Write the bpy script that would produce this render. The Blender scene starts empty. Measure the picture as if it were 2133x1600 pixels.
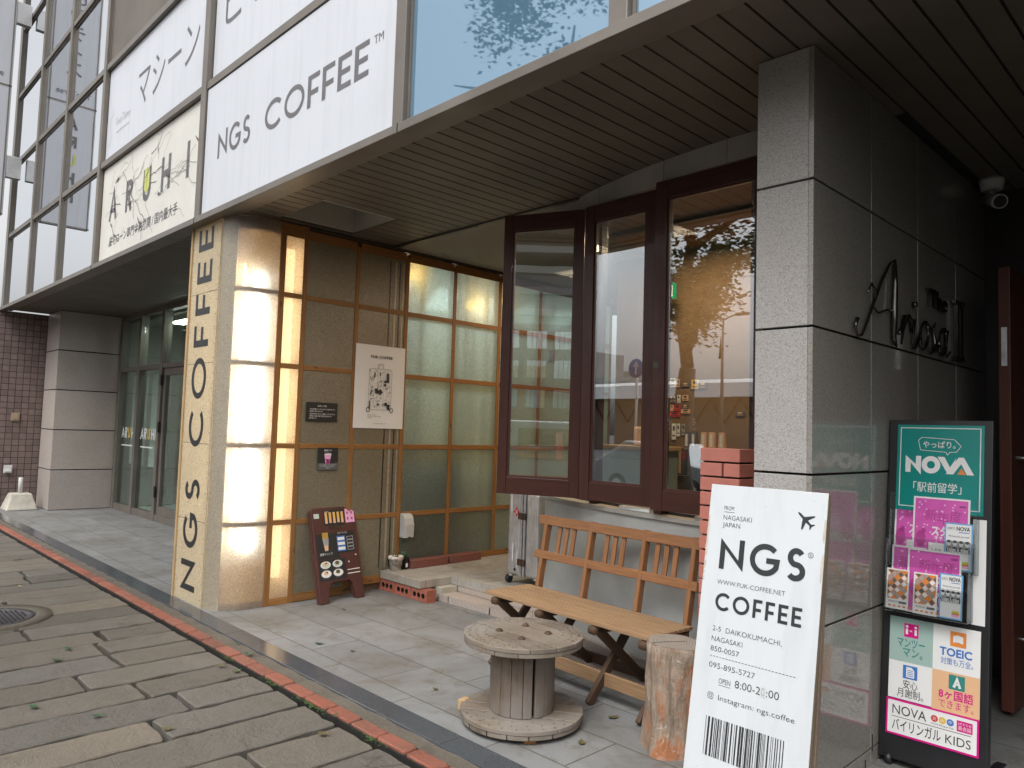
import bpy, bmesh, math, random
from mathutils import Vector, Matrix
from math import sin, cos, pi, radians as R, sqrt, atan2, tan

# ------------------------------------------------------------------ camera, sky, sun, exposure
S = bpy.context.scene
COL = S.collection
rnd = random.Random(7)

F_PX, YAW, PITCH, ROLL = 1553.26, R(45.745), R(3.527), R(1.7736)
_f = Vector((-sin(YAW)*cos(PITCH), cos(YAW)*cos(PITCH), sin(PITCH)))
_r = Vector((cos(YAW), sin(YAW), 0)); _u = _r.cross(_f)
_R = _r*cos(ROLL) + _u*sin(ROLL); _U = -_r*sin(ROLL) + _u*cos(ROLL)
cd = bpy.data.cameras.new("camera")
cd.sensor_width = 36; cd.lens = F_PX/2133*36; cd.clip_end = 6000; cd.clip_start = 0.05
cam = bpy.data.objects.new("camera", cd); COL.objects.link(cam)
cam.matrix_world = Matrix(((_R.x, _U.x, -_f.x, 0), (_R.y, _U.y, -_f.y, 0), (_R.z, _U.z, -_f.z, 1.5), (0, 0, 0, 1)))
S.camera = cam

SUN_EL, SUN_AZ = R(58), R(160)       # azimuth clockwise from +Y
W = bpy.data.worlds.new("World"); S.world = W; W.use_nodes = True
nt = W.node_tree; nt.nodes.clear()
sky = nt.nodes.new("ShaderNodeTexSky"); sky.sky_type = 'NISHITA'; sky.sun_disc = False
sky.sun_elevation = SUN_EL; sky.sun_rotation = SUN_AZ
sky.air_density = 1.0; sky.dust_density = 6.0; sky.ozone_density = 1.0
hs = nt.nodes.new("ShaderNodeHueSaturation"); hs.inputs["Saturation"].default_value = 0.10
bg = nt.nodes.new("ShaderNodeBackground"); bg.inputs["Strength"].default_value = 0.15
wo = nt.nodes.new("ShaderNodeOutputWorld")
nt.links.new(sky.outputs[0], hs.inputs["Color"]); nt.links.new(hs.outputs[0], bg.inputs["Color"]); nt.links.new(bg.outputs[0], wo.inputs["Surface"])
sd = bpy.data.lights.new("sun", 'SUN'); sd.energy = 0.5; sd.angle = R(40); sd.color = (1, .97, .93)
sun = bpy.data.objects.new("sun", sd); COL.objects.link(sun)
sun.rotation_euler = Vector((sin(SUN_AZ)*cos(SUN_EL), cos(SUN_AZ)*cos(SUN_EL), sin(SUN_EL))).to_track_quat('Z', 'Y').to_euler()
S.view_settings.view_transform = 'Standard'; S.view_settings.look = 'None'
S.view_settings.gamma = 1; S.view_settings.exposure = 0.86
S.render.engine = 'CYCLES'
S.cycles.max_bounces = 10; S.cycles.transmission_bounces = 8; S.cycles.transparent_max_bounces = 12
S.cycles.diffuse_bounces = 4; S.cycles.glossy_bounces = 5
S.cycles.sample_clamp_indirect = 4.0
S.cycles.use_denoising = True
S.cycles.caustics_reflective = False; S.cycles.caustics_refractive = False

# ------------------------------------------------------------------ mesh builder
def rotz(a): return Matrix.Rotation(a, 4, 'Z')
def T(x, y, z): return Matrix.Translation((x, y, z))
def frame(o, u, v):
    """local x=u, y=v, z=normal at o"""
    u = Vector(u).normalized(); v = Vector(v); v = (v - u*v.dot(u)).normalized(); n = u.cross(v); o = Vector(o)
    return Matrix(((u.x, v.x, n.x, o.x), (u.y, v.y, n.y, o.y), (u.z, v.z, n.z, o.z), (0, 0, 0, 1)))

_TX = {}
def text_geo(body, bold=0.0):
    k = (body, bold)
    if k in _TX: return _TX[k]
    c = bpy.data.curves.new('t', 'FONT'); c.body = body; c.offset = bold; c.resolution_u = 3
    o = bpy.data.objects.new('t', c); COL.objects.link(o)
    dg = bpy.context.evaluated_depsgraph_get()
    m = bpy.data.meshes.new_from_object(o.evaluated_get(dg))
    v = [(p.co.x, p.co.y) for p in m.vertices]; f = [tuple(p.vertices) for p in m.polygons]
    bpy.data.objects.remove(o); bpy.data.curves.remove(c); bpy.data.meshes.remove(m)
    _TX[k] = (v, f); return v, f

class MB:
    def __init__(s): s.v = []; s.f = []; s.m = []; s.uv = []; s.sm = []
    def face(s, idx, mi=0, uv=None, smooth=False):
        s.f.append(tuple(idx)); s.m.append(mi); s.uv.append(uv or [(0, 0)]*len(idx)); s.sm.append(smooth)
    def add(s, pts, faces, mi=0, M=None, smooth=False, uvf=None):
        b = len(s.v)
        for p in pts: s.v.append(tuple(M @ Vector(p)) if M else tuple(p))
        for f in faces:
            s.face([b+i for i in f], mi, [uvf(pts[i]) for i in f] if uvf else None, smooth)
    def box(s, x0, y0, z0, x1, y1, z1, mi=0, M=None, taper=None):
        P = [(x0,y0,z0),(x1,y0,z0),(x1,y1,z0),(x0,y1,z0),(x0,y0,z1),(x1,y0,z1),(x1,y1,z1),(x0,y1,z1)]
        if taper:
            cx, cy = (x0+x1)/2, (y0+y1)/2
            P = P[:4] + [(cx+(p[0]-cx)*taper, cy+(p[1]-cy)*taper, p[2]) for p in P[4:]]
        L = (abs(x1-x0), abs(y1-y0), abs(z1-z0)); a = L.index(max(L)); o = (rnd.random()*50, rnd.random()*50)
        b, c = [i for i in range(3) if i != a]
        s.add(P, [(0,3,2,1),(4,5,6,7),(0,1,5,4),(1,2,6,5),(2,3,7,6),(3,0,4,7)], mi, M,
              uvf=lambda p: (p[a]+o[0], p[b]+p[c]+o[1]))
    def beam(s, p, q, w, d, mi=0, up=(0, 0, 1)):
        """square bar from p to q, w across, d along 'up'"""
        p, q = Vector(p), Vector(q); z = q-p; L = z.length; z.normalize(); u = Vector(up)
        x = u.cross(z)
        if x.length < 1e-4: x = Vector((1, 0, 0)).cross(z)
        x.normalize(); y = z.cross(x)
        M = Matrix(((x.x, y.x, z.x, p.x), (x.y, y.y, z.y, p.y), (x.z, y.z, z.z, p.z), (0, 0, 0, 1)))
        s.box(-w/2, -d/2, 0, w/2, d/2, L, mi, M)
    def prism(s, pts, z0, z1, mi=0, M=None, mi_side=None):
        n = len(pts); P = [(x, y, z0) for x, y in pts] + [(x, y, z1) for x, y in pts]
        b = len(s.v)
        for p in P: s.v.append(tuple(M @ Vector(p)) if M else p)
        s.face([b+i for i in range(n-1, -1, -1)], mi, [(pts[i][0], pts[i][1]) for i in range(n-1, -1, -1)])
        s.face([b+n+i for i in range(n)], mi, list(pts))
        for i in range(n):
            j = (i+1) % n
            s.face([b+i, b+j, b+n+j, b+n+i], mi if mi_side is None else mi_side, [(i*.1, z0), (i*.1+.1, z0), (i*.1+.1, z1), (i*.1, z1)])
    def lathe(s, prof, seg=32, mi=0, M=None, smooth=True, cap=True, a0=0, a1=2*pi):
        full = abs(a1-a0-2*pi) < 1e-6; n = seg if full else seg+1; b = len(s.v)
        for r, z in prof:
            for i in range(n):
                a = a0+(a1-a0)*i/seg; p = (r*cos(a), r*sin(a), z)
                s.v.append(tuple(M @ Vector(p)) if M else p)
        for k in range(len(prof)-1):
            for i in range(seg):
                j = (i+1) % n
                s.face([b+k*n+i, b+k*n+j, b+(k+1)*n+j, b+(k+1)*n+i], mi,
                       [(i/seg*3, prof[k][1]), ((i+1)/seg*3, prof[k][1]), ((i+1)/seg*3, prof[k+1][1]), (i/seg*3, prof[k+1][1])], smooth)
        if cap and full:
            if prof[0][0] > 1e-6: s.face([b+i for i in range(n-1, -1, -1)], mi, [(s.v[b+i][0], s.v[b+i][1]) for i in range(n-1, -1, -1)])
            if prof[-1][0] > 1e-6:
                q = b+(len(prof)-1)*n; s.face([q+i for i in range(n)], mi, [(s.v[q+i][0], s.v[q+i][1]) for i in range(n)])
    def tube(s, pts, r, seg=8, mi=0, cap=True):
        P = [Vector(p) for p in pts]; rr = r if isinstance(r, (list, tuple)) else [r]*len(P); b = len(s.v); x = None
        for k, p in enumerate(P):
            t = (P[min(k+1, len(P)-1)]-P[max(k-1, 0)]).normalized()
            if x is None:
                x = t.orthogonal().normalized()
            else:
                x = (x - t*x.dot(t)).normalized()
            y = t.cross(x)
            for i in range(seg):
                a = 2*pi*i/seg; s.v.append(tuple(p+x*(rr[k]*cos(a))+y*(rr[k]*sin(a))))
        for k in range(len(P)-1):
            for i in range(seg):
                j = (i+1) % seg; s.face([b+k*seg+i, b+k*seg+j, b+(k+1)*seg+j, b+(k+1)*seg+i], mi, [(i/seg, k*.1), ((i+1)/seg, k*.1), ((i+1)/seg, k*.1+.1), (i/seg, k*.1+.1)], True)
        if cap:
            s.face([b+i for i in range(seg-1, -1, -1)], mi); q = b+(len(P)-1)*seg; s.face([q+i for i in range(seg)], mi)
    # ---- flat artwork on a frame M (x right, y up, z out)
    def rect(s, M, x0, y0, x1, y1, z=0.001, mi=0):
        s.add([(x0,y0,z),(x1,y0,z),(x1,y1,z),(x0,y1,z)], [(0,1,2,3)], mi, M, uvf=lambda p: (p[0], p[1]))
    def poly(s, M, pts, z=0.001, mi=0):
        s.add([(x, y, z) for x, y in pts], [tuple(range(len(pts)))], mi, M, uvf=lambda p: (p[0], p[1]))
    def ell(s, M, cx, cy, rx, ry, z=0.001, mi=0, n=28):
        s.poly(M, [(cx+rx*cos(2*pi*i/n), cy+ry*sin(2*pi*i/n)) for i in range(n)], z, mi)
    def ribbon(s, M, pts, w, z=0.001, mi=0, closed=False):
        P = [Vector(p) for p in pts]; n = len(P); Lf = []; Rt = []
        for i in range(n):
            if closed: a, b = P[i-1], P[(i+1) % n]
            else: a, b = P[max(i-1, 0)], P[min(i+1, n-1)]
            d0 = (P[i]-a); d1 = (b-P[i])
            if d0.length < 1e-9: d0 = d1
            if d1.length < 1e-9: d1 = d0
            d0 = d0.normalized(); d1 = d1.normalized()
            n0 = Vector((-d0.y, d0.x)); n1 = Vector((-d1.y, d1.x)); m = n0+n1
            m = n0 if m.length < 1e-6 else m.normalized()
            k = min(1/max(m.dot(n1), .3), 2.2)*w/2
            Lf.append(P[i]+m*k); Rt.append(P[i]-m*k)
        pts3 = [(p.x, p.y, z) for p in Lf]+[(p.x, p.y, z) for p in Rt]
        s.add(pts3, [(i, n+i, n+(i+1) % n, (i+1) % n) for i in range(n if closed else n-1)], mi, M)
    def text(s, M, body, x, y, h, mi=0, z=0.001, w=None, align='L', bold=0.0, shear=0.0):
        """h = cap height of the lettering, baseline at y; w fits the whole width"""
        v, f = text_geo(body, bold)
        if not v: return
        xs = [p[0] for p in v]; mn, mx = min(xs), max(xs); k = h/0.70; kx = k if w is None else w/max(mx-mn, 1e-6)
        wd = (mx-mn)*kx; x0 = x-(wd if align == 'R' else wd/2 if align == 'C' else 0)
        s.add([(x0+(p[0]-mn)*kx+shear*p[1]*k, y+p[1]*k, z) for p in v], f, mi, M)
    def caps(s, M, body, x, y, h, t=.15, mi=0, z=0.001, gap=.2, w=None):
        """geometric sans capitals drawn as shapes"""
        gl = []; X = 0
        for ch in body:
            g, wd = GLYPH(ch, t); gl.append((g, X)); X += wd+gap
        X -= gap; k = h; kx = k if w is None else w/X
        for g, gx in gl:
            for kind, pts in g:
                q = [(x+(p[0]+gx)*kx, y+p[1]*k) for p in pts]
                if kind == 'P': s.poly(M, q, z, mi)
                else: s.ribbon(M, q, t*k, z, mi, kind == 'O')
        return X*kx
    def build(s, name, mats, parent=None, bevel=0, seg=2, M=None, smooth=None):
        me = bpy.data.meshes.new(name); me.from_pydata(s.v, [], s.f)
        if not isinstance(mats, (list, tuple)): mats = [mats]
        for m in mats: me.materials.append(m)
        me.polygons.foreach_set('material_index', s.m)
        me.polygons.foreach_set('use_smooth', s.sm if smooth is None else [smooth]*len(s.f))
        ul = me.uv_layers.new(name='uv'); flat = [c for u in s.uv for p in u for c in p]
        ul.data.foreach_set('uv', flat); me.update()
        o = bpy.data.objects.new(name, me); COL.objects.link(o)
        if parent: o.parent = parent
        if M: o.matrix_local = M
        if bevel:
            b = o.modifiers.new('bevel', 'BEVEL'); b.width = bevel; b.segments = seg; b.limit_method = 'ANGLE'; b.angle_limit = R(40)
        return o

def arc(cx, cy, rx, ry, a0, a1, n=14):
    return [(cx+rx*cos(R(a0+(a1-a0)*i/n)), cy+ry*sin(R(a0+(a1-a0)*i/n))) for i in range(n+1)]
def GLYPH(c, t):
    h = t/2
    if c == ' ': return [], .32
    if c == 'N': w = .82; return [('P', [(0,0),(t,0),(t,.66),(w,0),(w,1),(w-t,1),(w-t,.34),(0,1)])], w
    if c == 'E': w = .54; return [('P', [(0,0),(w,0),(w,t),(t,t),(t,.5-h),(w*.92,.5-h),(w*.92,.5+h),(t,.5+h),(t,1-t),(w,1-t),(w,1),(0,1)])], w
    if c == 'F': w = .52; return [('P', [(0,0),(t,0),(t,.44-h),(w*.92,.44-h),(w*.92,.44+h),(t,.44+h),(t,1-t),(w,1-t),(w,1),(0,1)])], w
    if c == 'O': return [('O', arc(.5,.5,.5-h,.5-h,0,360,36)[:-1])], 1.0
    if c == 'C': return [('L', arc(.5,.5,.5-h,.5-h,42,318,28))], .88
    if c == 'G': return [('L', arc(.5,.5,.5-h,.5-h,44,330,28)+[(.5+(.5-h)*.92,.48-h*.0),(.54,.48)])], .96
    if c == 'S': q = (.5-h)/2; return [('L', arc(.30,.5+q,.27-h,q,32,270,16)[:-1]+arc(.30,.5-q,.30-h,q,90,-145,16))], .62
    if c == 'A': w = .78; return [('L', [(h*.8,0),(w/2,1.0-h*.6),(w-h*.8,0)]), ('P', [(w*.24,.24),(w*.76,.24),(w*.76,.24+t*.8),(w*.24,.24+t*.8)])], w
    if c == 'R': return [('P', [(0,0),(t,0),(t,1),(0,1)]), ('L', [(t,1-h)]+arc(.32,.74,.24-h*.3,.26-h,90,-90,12)+[(t,.48+h)]), ('L', [(.28,.47),(.53,0)])], .6
    if c == 'U': w = .66; return [('L', [(h,1),(h,.33)]+arc(w/2,.33,w/2-h,.33-h,180,360,14)+[(w-h,1)])], w
    if c == 'H': w = .7; return [('P', [(0,0),(t,0),(t,.5-h),(w-t,.5-h),(w-t,0),(w,0),(w,1),(w-t,1),(w-t,.5+h),(t,.5+h),(t,1),(0,1)])], w
    if c == 'I': return [('P', [(0,0),(t,0),(t,1),(0,1)])], t
    if c == 'V': w = .8; return [('L', [(h*.7,1),(w/2,h*.6),(w-h*.7,1)])], w
    return [], .3

def thing(name, label, cat, loc=(0, 0, 0), group=None, rz=0):
    o = bpy.data.objects.new(name, None); COL.objects.link(o); o.empty_display_size = .1
    o.location = loc; o.rotation_euler = (0, 0, rz)
    return tag(o, label, cat, group)
def tag(o, label, cat, group=None):
    o['label'] = label; o['category'] = cat
    if group: o['group'] = group
    return o
def struct(o): o['kind'] = 'structure'; return o
def stuff(o, label, cat): o['kind'] = 'stuff'; o['label'] = label; o['category'] = cat; return o
def copy_tree(o, parent=None):
    c = o.copy(); COL.objects.link(c)
    if parent is not None: c.parent = parent
    for ch in list(o.children): copy_tree(ch, c)
    return c
# ------------------------------------------------------------------ materials
def nodes(name):
    m = bpy.data.materials.new(name); m.use_nodes = True; t = m.node_tree; t.nodes.clear()
    out = t.nodes.new('ShaderNodeOutputMaterial'); return m, t, out
def N(t, typ, ins=None, **kw):
    n = t.nodes.new(typ)
    for k, v in kw.items(): setattr(n, k, v)
    for k, v in (ins or {}).items():
        if hasattr(v, 'is_linked') or isinstance(v, bpy.types.NodeSocket): t.links.new(v, n.inputs[k])
        else: n.inputs[k].default_value = v
    return n
def c4(c): return (c[0], c[1], c[2], 1)
def ramp(t, fac, stops):
    r = t.nodes.new('ShaderNodeValToRGB'); t.links.new(fac, r.inputs[0]); e = r.color_ramp.elements
    while len(e) < len(stops): e.new(.5)
    for i, (p, c) in enumerate(stops): e[i].position = p; e[i].color = c4(c) if not isinstance(c, (int, float)) else (c, c, c, 1)
    return r.outputs[0]
def mixc(t, fac, a, b, mode='MIX'):
    n = t.nodes.new('ShaderNodeMix'); n.data_type = 'RGBA'; n.blend_type = mode
    for sock, v in ((n.inputs[0], fac), (n.inputs[6], a), (n.inputs[7], b)):
        if isinstance(v, bpy.types.NodeSocket): t.links.new(v, sock)
        elif isinstance(v, (int, float)): sock.default_value = v
        else: sock.default_value = c4(v)
    return n.outputs[2]
def coords(t, kind='Object', scale=(1, 1, 1)):
    c = N(t, 'ShaderNodeTexCoord'); mp = N(t, 'ShaderNodeMapping', {'Vector': c.outputs[kind], 'Scale': scale}); return mp.outputs[0]
def noise(t, vec, scale, detail=4, rough=.55, dist=0.):
    return N(t, 'ShaderNodeTexNoise', {'Vector': vec, 'Scale': scale, 'Detail': detail, 'Roughness': rough, 'Distortion': dist}).outputs['Fac']
def math_(t, op, a, b=0.5):
    n = t.nodes.new('ShaderNodeMath'); n.operation = op
    for i, v in enumerate((a, b)):
        if isinstance(v, bpy.types.NodeSocket): t.links.new(v, n.inputs[i])
        else: n.inputs[i].default_value = v
    return n.outputs[0]
def bump(t, h, strength=.3, dist=.01):
    return N(t, 'ShaderNodeBump', {'Height': h, 'Strength': strength, 'Distance': dist}).outputs[0]
def bsdf(t, out, color, rough=.5, metal=0, spec=.5, nrm=None, coat=0, **kw):
    p = t.nodes.new('ShaderNodeBsdfPrincipled')
    for k, v in (('Base Color', color), ('Roughness', rough), ('Metallic', metal), ('Specular IOR Level', spec), ('Coat Weight', coat)):
        if isinstance(v, bpy.types.NodeSocket): t.links.new(v, p.inputs[k])
        else: p.inputs[k].default_value = c4(v) if k == 'Base Color' else v
    if nrm is not None: t.links.new(nrm, p.inputs['Normal'])
    for k, v in kw.items(): p.inputs[k].default_value = v
    if out: t.links.new(p.outputs[0], out.inputs[0])
    return p
def plain(name, c, rough=.5, var=.12, scale=8, metal=0, spec=.5, bmp=0.0, bscale=60, coat=0):
    """painted/plastic/paper: base colour with slight blotchy wear"""
    m, t, o = nodes(name); v = coords(t)
    n = noise(t, v, scale, 6, .6)
    col = ramp(t, n, [(.3, [x*(1-var) for x in c]), (.7, [min(1, x*(1+var*.6)) for x in c])])
    ro = N(t, 'ShaderNodeMapRange', {'Value': noise(t, v, scale*2.3, 3), 'To Min': max(.02, rough-.08), 'To Max': min(1, rough+.1)}).outputs[0]
    nb = bump(t, noise(t, v, bscale, 4), bmp, .004) if bmp else None
    bsdf(t, o, col, ro, metal, spec, nb, coat); return m
def wood(name, dark, light, knots=True, rough=.55, gscale=1.0, grey=None, coat=0, spec=.35):
    m, t, o = nodes(name); uv = N(t, 'ShaderNodeTexCoord').outputs['UV']
    mp = N(t, 'ShaderNodeMapping', {'Vector': uv, 'Scale': (1.6*gscale, 21*gscale, 1)}).outputs[0]
    g = noise(t, mp, 2.2, 6, .65, .6)
    mp2 = N(t, 'ShaderNodeMapping', {'Vector': uv, 'Scale': (1.1, 4.5, 1)}).outputs[0]
    b = noise(t, mp2, 2.0, 3, .5)
    col = ramp(t, g, [(.28, dark), (.72, light)])
    col = mixc(t, math_(t, 'MULTIPLY', b, .7), col, [x*.72 for x in light], 'MIX')
    col = mixc(t, 1.0, col, ramp(t, island(t), [(0., (.70, .70, .70)), (1., (1.12, 1.12, 1.12))]), 'MULTIPLY')
    if grey is not None:
        w = noise(t, coords(t), 3.3, 5, .6); w = ramp(t, w, [(.38, 0.), (.62, 1.)])
        col = mixc(t, w, col, grey)
    if knots:
        vo = N(t, 'ShaderNodeTexVoronoi', {'Vector': N(t, 'ShaderNodeMapping', {'Vector': uv, 'Scale': (4.2, 11, 1)}).outputs[0], 'Scale': 1.0, 'Randomness': 1.0}).outputs['Distance']
        k = ramp(t, vo, [(.06, 1.), (.14, 0.)]); col = mixc(t, math_(t, 'MULTIPLY', k, .75), col, [x*.35 for x in dark])
    bsdf(t, o, col, rough, 0, spec, bump(t, g, .25, .003), coat); return m
def panel(name, c, rough=.32):
    """sign film with faint run marks, hand smudges and a little dirt"""
    m, t, o = nodes(name); st = noise(t, coords(t, scale=(9, 9, .5)), 1.6, 6, .6); bl = noise(t, coords(t), 1.3, 4, .6); sp = noise(t, coords(t), 60, 3, .6)
    col = mixc(t, ramp(t, st, [(.50, 0.), (.78, .42)]), c, [x*.74 for x in c]); col = mixc(t, ramp(t, bl, [(.45, 0.), (.75, .35)]), col, [c[0]*.86, c[1]*.87, c[2]*.86])
    col = mixc(t, ramp(t, sp, [(.70, 0.), (.76, .45)]), col, [x*.55 for x in c])
    bsdf(t, o, col, N(t, 'ShaderNodeMapRange', {'Value': bl, 'To Min': rough-.05, 'To Max': rough+.15}).outputs[0], 0, .5, bump(t, bl, .05, .05)); return m
def granite(name, c, rough=.5, polished=False, tint=(1, 1, 1)):
    m, t, o = nodes(name); v = coords(t)
    s1 = N(t, 'ShaderNodeTexVoronoi', {'Vector': v, 'Scale': 260}).outputs['Color']
    s1 = N(t, 'ShaderNodeSeparateColor', {'Color': s1}).outputs[0]
    n1 = noise(t, v, 330, 2, .5); big = noise(t, v, 2.5, 6, .6)
    a = ramp(t, s1, [(.05, [x*.55 for x in c]), (.2, [x*.86 for x in c]), (.6, c), (.95, [min(1, x*1.14) for x in c])])
    a = mixc(t, ramp(t, n1, [(.52, 0.), (.66, .5)]), a, [x*.5 for x in c])
    a = mixc(t, ramp(t, big, [(.35, 0.), (.75, .38)]), a, [c[0]*.72, c[1]*.68, c[2]*.58])
    a = mixc(t, 1.0, a, ramp(t, island(t), [(0., (.86, .86, .87)), (1., (1.08, 1.07, 1.05))]), 'MULTIPLY')
    ro = N(t, 'ShaderNodeMapRange', {'Value': n1, 'To Min': rough-.06, 'To Max': rough+.08}).outputs[0]
    bsdf(t, o, a, ro, 0, .5, None if polished else bump(t, n1, .15, .002)); return m

def emit(name, c, s):
    m, t, o = nodes(name); e = N(t, 'ShaderNodeEmission', {'Color': c4(c), 'Strength': s}); t.links.new(e.outputs[0], o.inputs[0]); return m
def glass(name, refl=.3, tint=(.9, .93, .92), gcol=(.95, .97, 1), rough=.0, base=None):
    """window pane: transparent mixed with a mirror reflection growing towards grazing"""
    m, t, o = nodes(name)
    tr = N(t, 'ShaderNodeBsdfTransparent', {'Color': c4(tint)}) if base is None else N(t, 'ShaderNodeBsdfDiffuse', {'Color': c4(base)})
    v = coords(t); gl = N(t, 'ShaderNodeBsdfGlossy', {'Color': c4(gcol), 'Roughness': rough})
    nb = bump(t, noise(t, v, 1.3, 2), .012, .05); t.links.new(nb, gl.inputs['Normal'])
    lw = N(t, 'ShaderNodeLayerWeight', {'Blend': .35}).outputs['Fresnel']
    f = N(t, 'ShaderNodeMapRange', {'Value': lw, 'From Min': 0., 'From Max': 1., 'To Min': refl*.8, 'To Max': min(1, refl*2.2)}).outputs[0]
    mx = N(t, 'ShaderNodeMixShader', {0: f, 1: tr.outputs[0], 2: gl.outputs[0]}); t.links.new(mx.outputs[0], o.inputs[0]); return m
def frp(name, c, trans=.5, refr=.3, rough=.3, gloss=.12):
    """fibreglass sheet: fibres, translucent, blurs what is behind, glossy skin"""
    m, t, o = nodes(name); v = coords(t)
    fib = N(t, 'ShaderNodeTexNoise', {'Vector': v, 'Scale': 52, 'Detail': 8, 'Roughness': .8, 'Distortion': 2.6}).outputs['Fac']
    fine = N(t, 'ShaderNodeTexVoronoi', {'Vector': N(t, 'ShaderNodeMapping', {'Vector': v, 'Rotation': (.6, .4, .9), 'Scale': (30, 210, 90)}).outputs[0], 'Scale': 1.}).outputs['Distance']
    big = noise(t, v, 1.7, 4)
    h = math_(t, 'ADD', fib, math_(t, 'MULTIPLY', fine, .5))
    nb = bump(t, h, .6, .005)
    col = ramp(t, fib, [(.36, [x*.55 for x in c]), (.5, c), (.64, [min(1, x*1.42) for x in c])])
    col = mixc(t, ramp(t, big, [(.4, 0.), (.7, .35)]), col, [x*.75 for x in c])
    di = N(t, 'ShaderNodeBsdfDiffuse', {'Color': col, 'Normal': nb}); tl = N(t, 'ShaderNodeBsdfTranslucent', {'Color': col, 'Normal': nb})
    a = N(t, 'ShaderNodeMixShader', {0: trans, 1: di.outputs[0], 2: tl.outputs[0]})
    if refr > 0:
        rf = N(t, 'ShaderNodeBsdfRefraction', {'Color': c4([min(1, x*1.25+.1) for x in c]), 'Roughness': rough, 'IOR': 1.08, 'Normal': nb})
        a = N(t, 'ShaderNodeMixShader', {0: refr, 1: a.outputs[0], 2: rf.outputs[0]})
    gl = N(t, 'ShaderNodeBsdfGlossy', {'Color': (1, 1, 1, 1), 'Roughness': .22, 'Normal': nb})
    lw = N(t, 'ShaderNodeLayerWeight', {'Blend': .25}).outputs['Fresnel']
    f = N(t, 'ShaderNodeMapRange', {'Value': lw, 'To Min': gloss*.4, 'To Max': min(1, gloss*3)}).outputs[0]
    mx = N(t, 'ShaderNodeMixShader', {0: f, 1: a.outputs[0], 2: gl.outputs[0]}); t.links.new(mx.outputs[0], o.inputs[0]); return m
def island(t): return N(t, 'ShaderNodeNewGeometry').outputs['Random Per Island']
def slabmat(name, stops, rough=.75, moss=True):
    m, t, o = nodes(name); v = coords(t); r = island(t)
    base = ramp(t, r, stops)
    n1 = noise(t, v, 3.5, 8, .62, .4); n2 = noise(t, v, 46, 6, .7); n3 = noise(t, v, 170, 3, .6)
    col = mixc(t, ramp(t, n1, [(.32, 0.), (.62, .6)]), base, mixc(t, .5, base, (.08, .07, .055)))
    col = mixc(t, ramp(t, n2, [(.45, 0.), (.7, .5)]), col, (.165, .148, .125))
    col = mixc(t, ramp(t, n3, [(.30, .8), (.44, 0.)]), col, (.035, .03, .025))
    cr = noise(t, v, 2.3, 3, .5, 1.2); msk = ramp(t, noise(t, v, .9, 2), [(.60, 0.), (.66, 1.)]); band = ramp(t, cr, [(.485, 0.), (.5, 1.), (.515, 0.)]); ln = math_(t, 'MULTIPLY', band, msk)
    col = mixc(t, math_(t, 'MULTIPLY', ln, .8), col, (.03, .026, .02))
    if moss:
        pm_ = noise(t, v, 1.1, 5, .7); col = mixc(t, ramp(t, pm_, [(.55, 0.), (.72, .35)]), col, (.075, .08, .04))
    hgt = math_(t, 'ADD', math_(t, 'MULTIPLY', n1, 1.6), math_(t, 'ADD', math_(t, 'MULTIPLY', n2, .5), math_(t, 'MULTIPLY', n3, .25)))
    ro = N(t, 'ShaderNodeMapRange', {'Value': n1, 'To Min': rough-.28, 'To Max': rough+.12}).outputs[0]
    bsdf(t, o, col, ro, 0, .4, bump(t, hgt, .9, .022)); return m
def tilemat(name, c, w=.375, h=.375, off=0., joint=.006, stain=True, rough=.6, jc=(.08, .075, .065), loc=(0, 0, 0), swap=False):
    m, t, o = nodes(name); cc = N(t, 'ShaderNodeTexCoord').outputs['Object']
    v = N(t, 'ShaderNodeMapping', {'Vector': cc, 'Location': loc, 'Rotation': (0, 0, pi/2 if swap else 0)}).outputs[0]
    br = N(t, 'ShaderNodeTexBrick', {'Vector': v, 'Color1': (0, 0, 0, 1), 'Color2': (1, 1, 1, 1), 'Mortar': (0, 0, 0, 1), 'Scale': 1., 'Mortar Size': joint/2, 'Mortar Smooth': .1, 'Bias': 0., 'Brick Width': w, 'Row Height': h}, offset=off, squash=1.)
    per = N(t, 'ShaderNodeSeparateColor', {'Color': br.outputs['Color']}).outputs[0]
    s1 = noise(t, cc, 260, 2, .6); n1 = noise(t, cc, 1.6, 7, .65, .6); n2 = noise(t, cc, 5.2, 6, .7, .8)
    col = ramp(t, per, [(0., [x*.88 for x in c]), (1., [min(1, x*1.1) for x in c])])
    col = mixc(t, ramp(t, s1, [(.4, .55), (.58, 0.)]), col, [x*.5 for x in c])
    if stain:
        col = mixc(t, ramp(t, n1, [(.42, 0.), (.70, .75)]), col, (c[0]*.50, c[1]*.44, c[2]*.36))
        col = mixc(t, ramp(t, n2, [(.52, 0.), (.68, .7)]), col, (c[0]*.46, c[1]*.38, c[2]*.28))
    col = mixc(t, br.outputs['Fac'], col, jc)
    hgt = math_(t, 'SUBTRACT', math_(t, 'MULTIPLY', s1, .12), br.outputs['Fac'])
    ro = N(t, 'ShaderNodeMapRange', {'Value': n1, 'To Min': rough-.12, 'To Max': rough+.15}).outputs[0]
    bsdf(t, o, col, ro, 0, .45, bump(t, hgt, .5, .003)); return m

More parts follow.
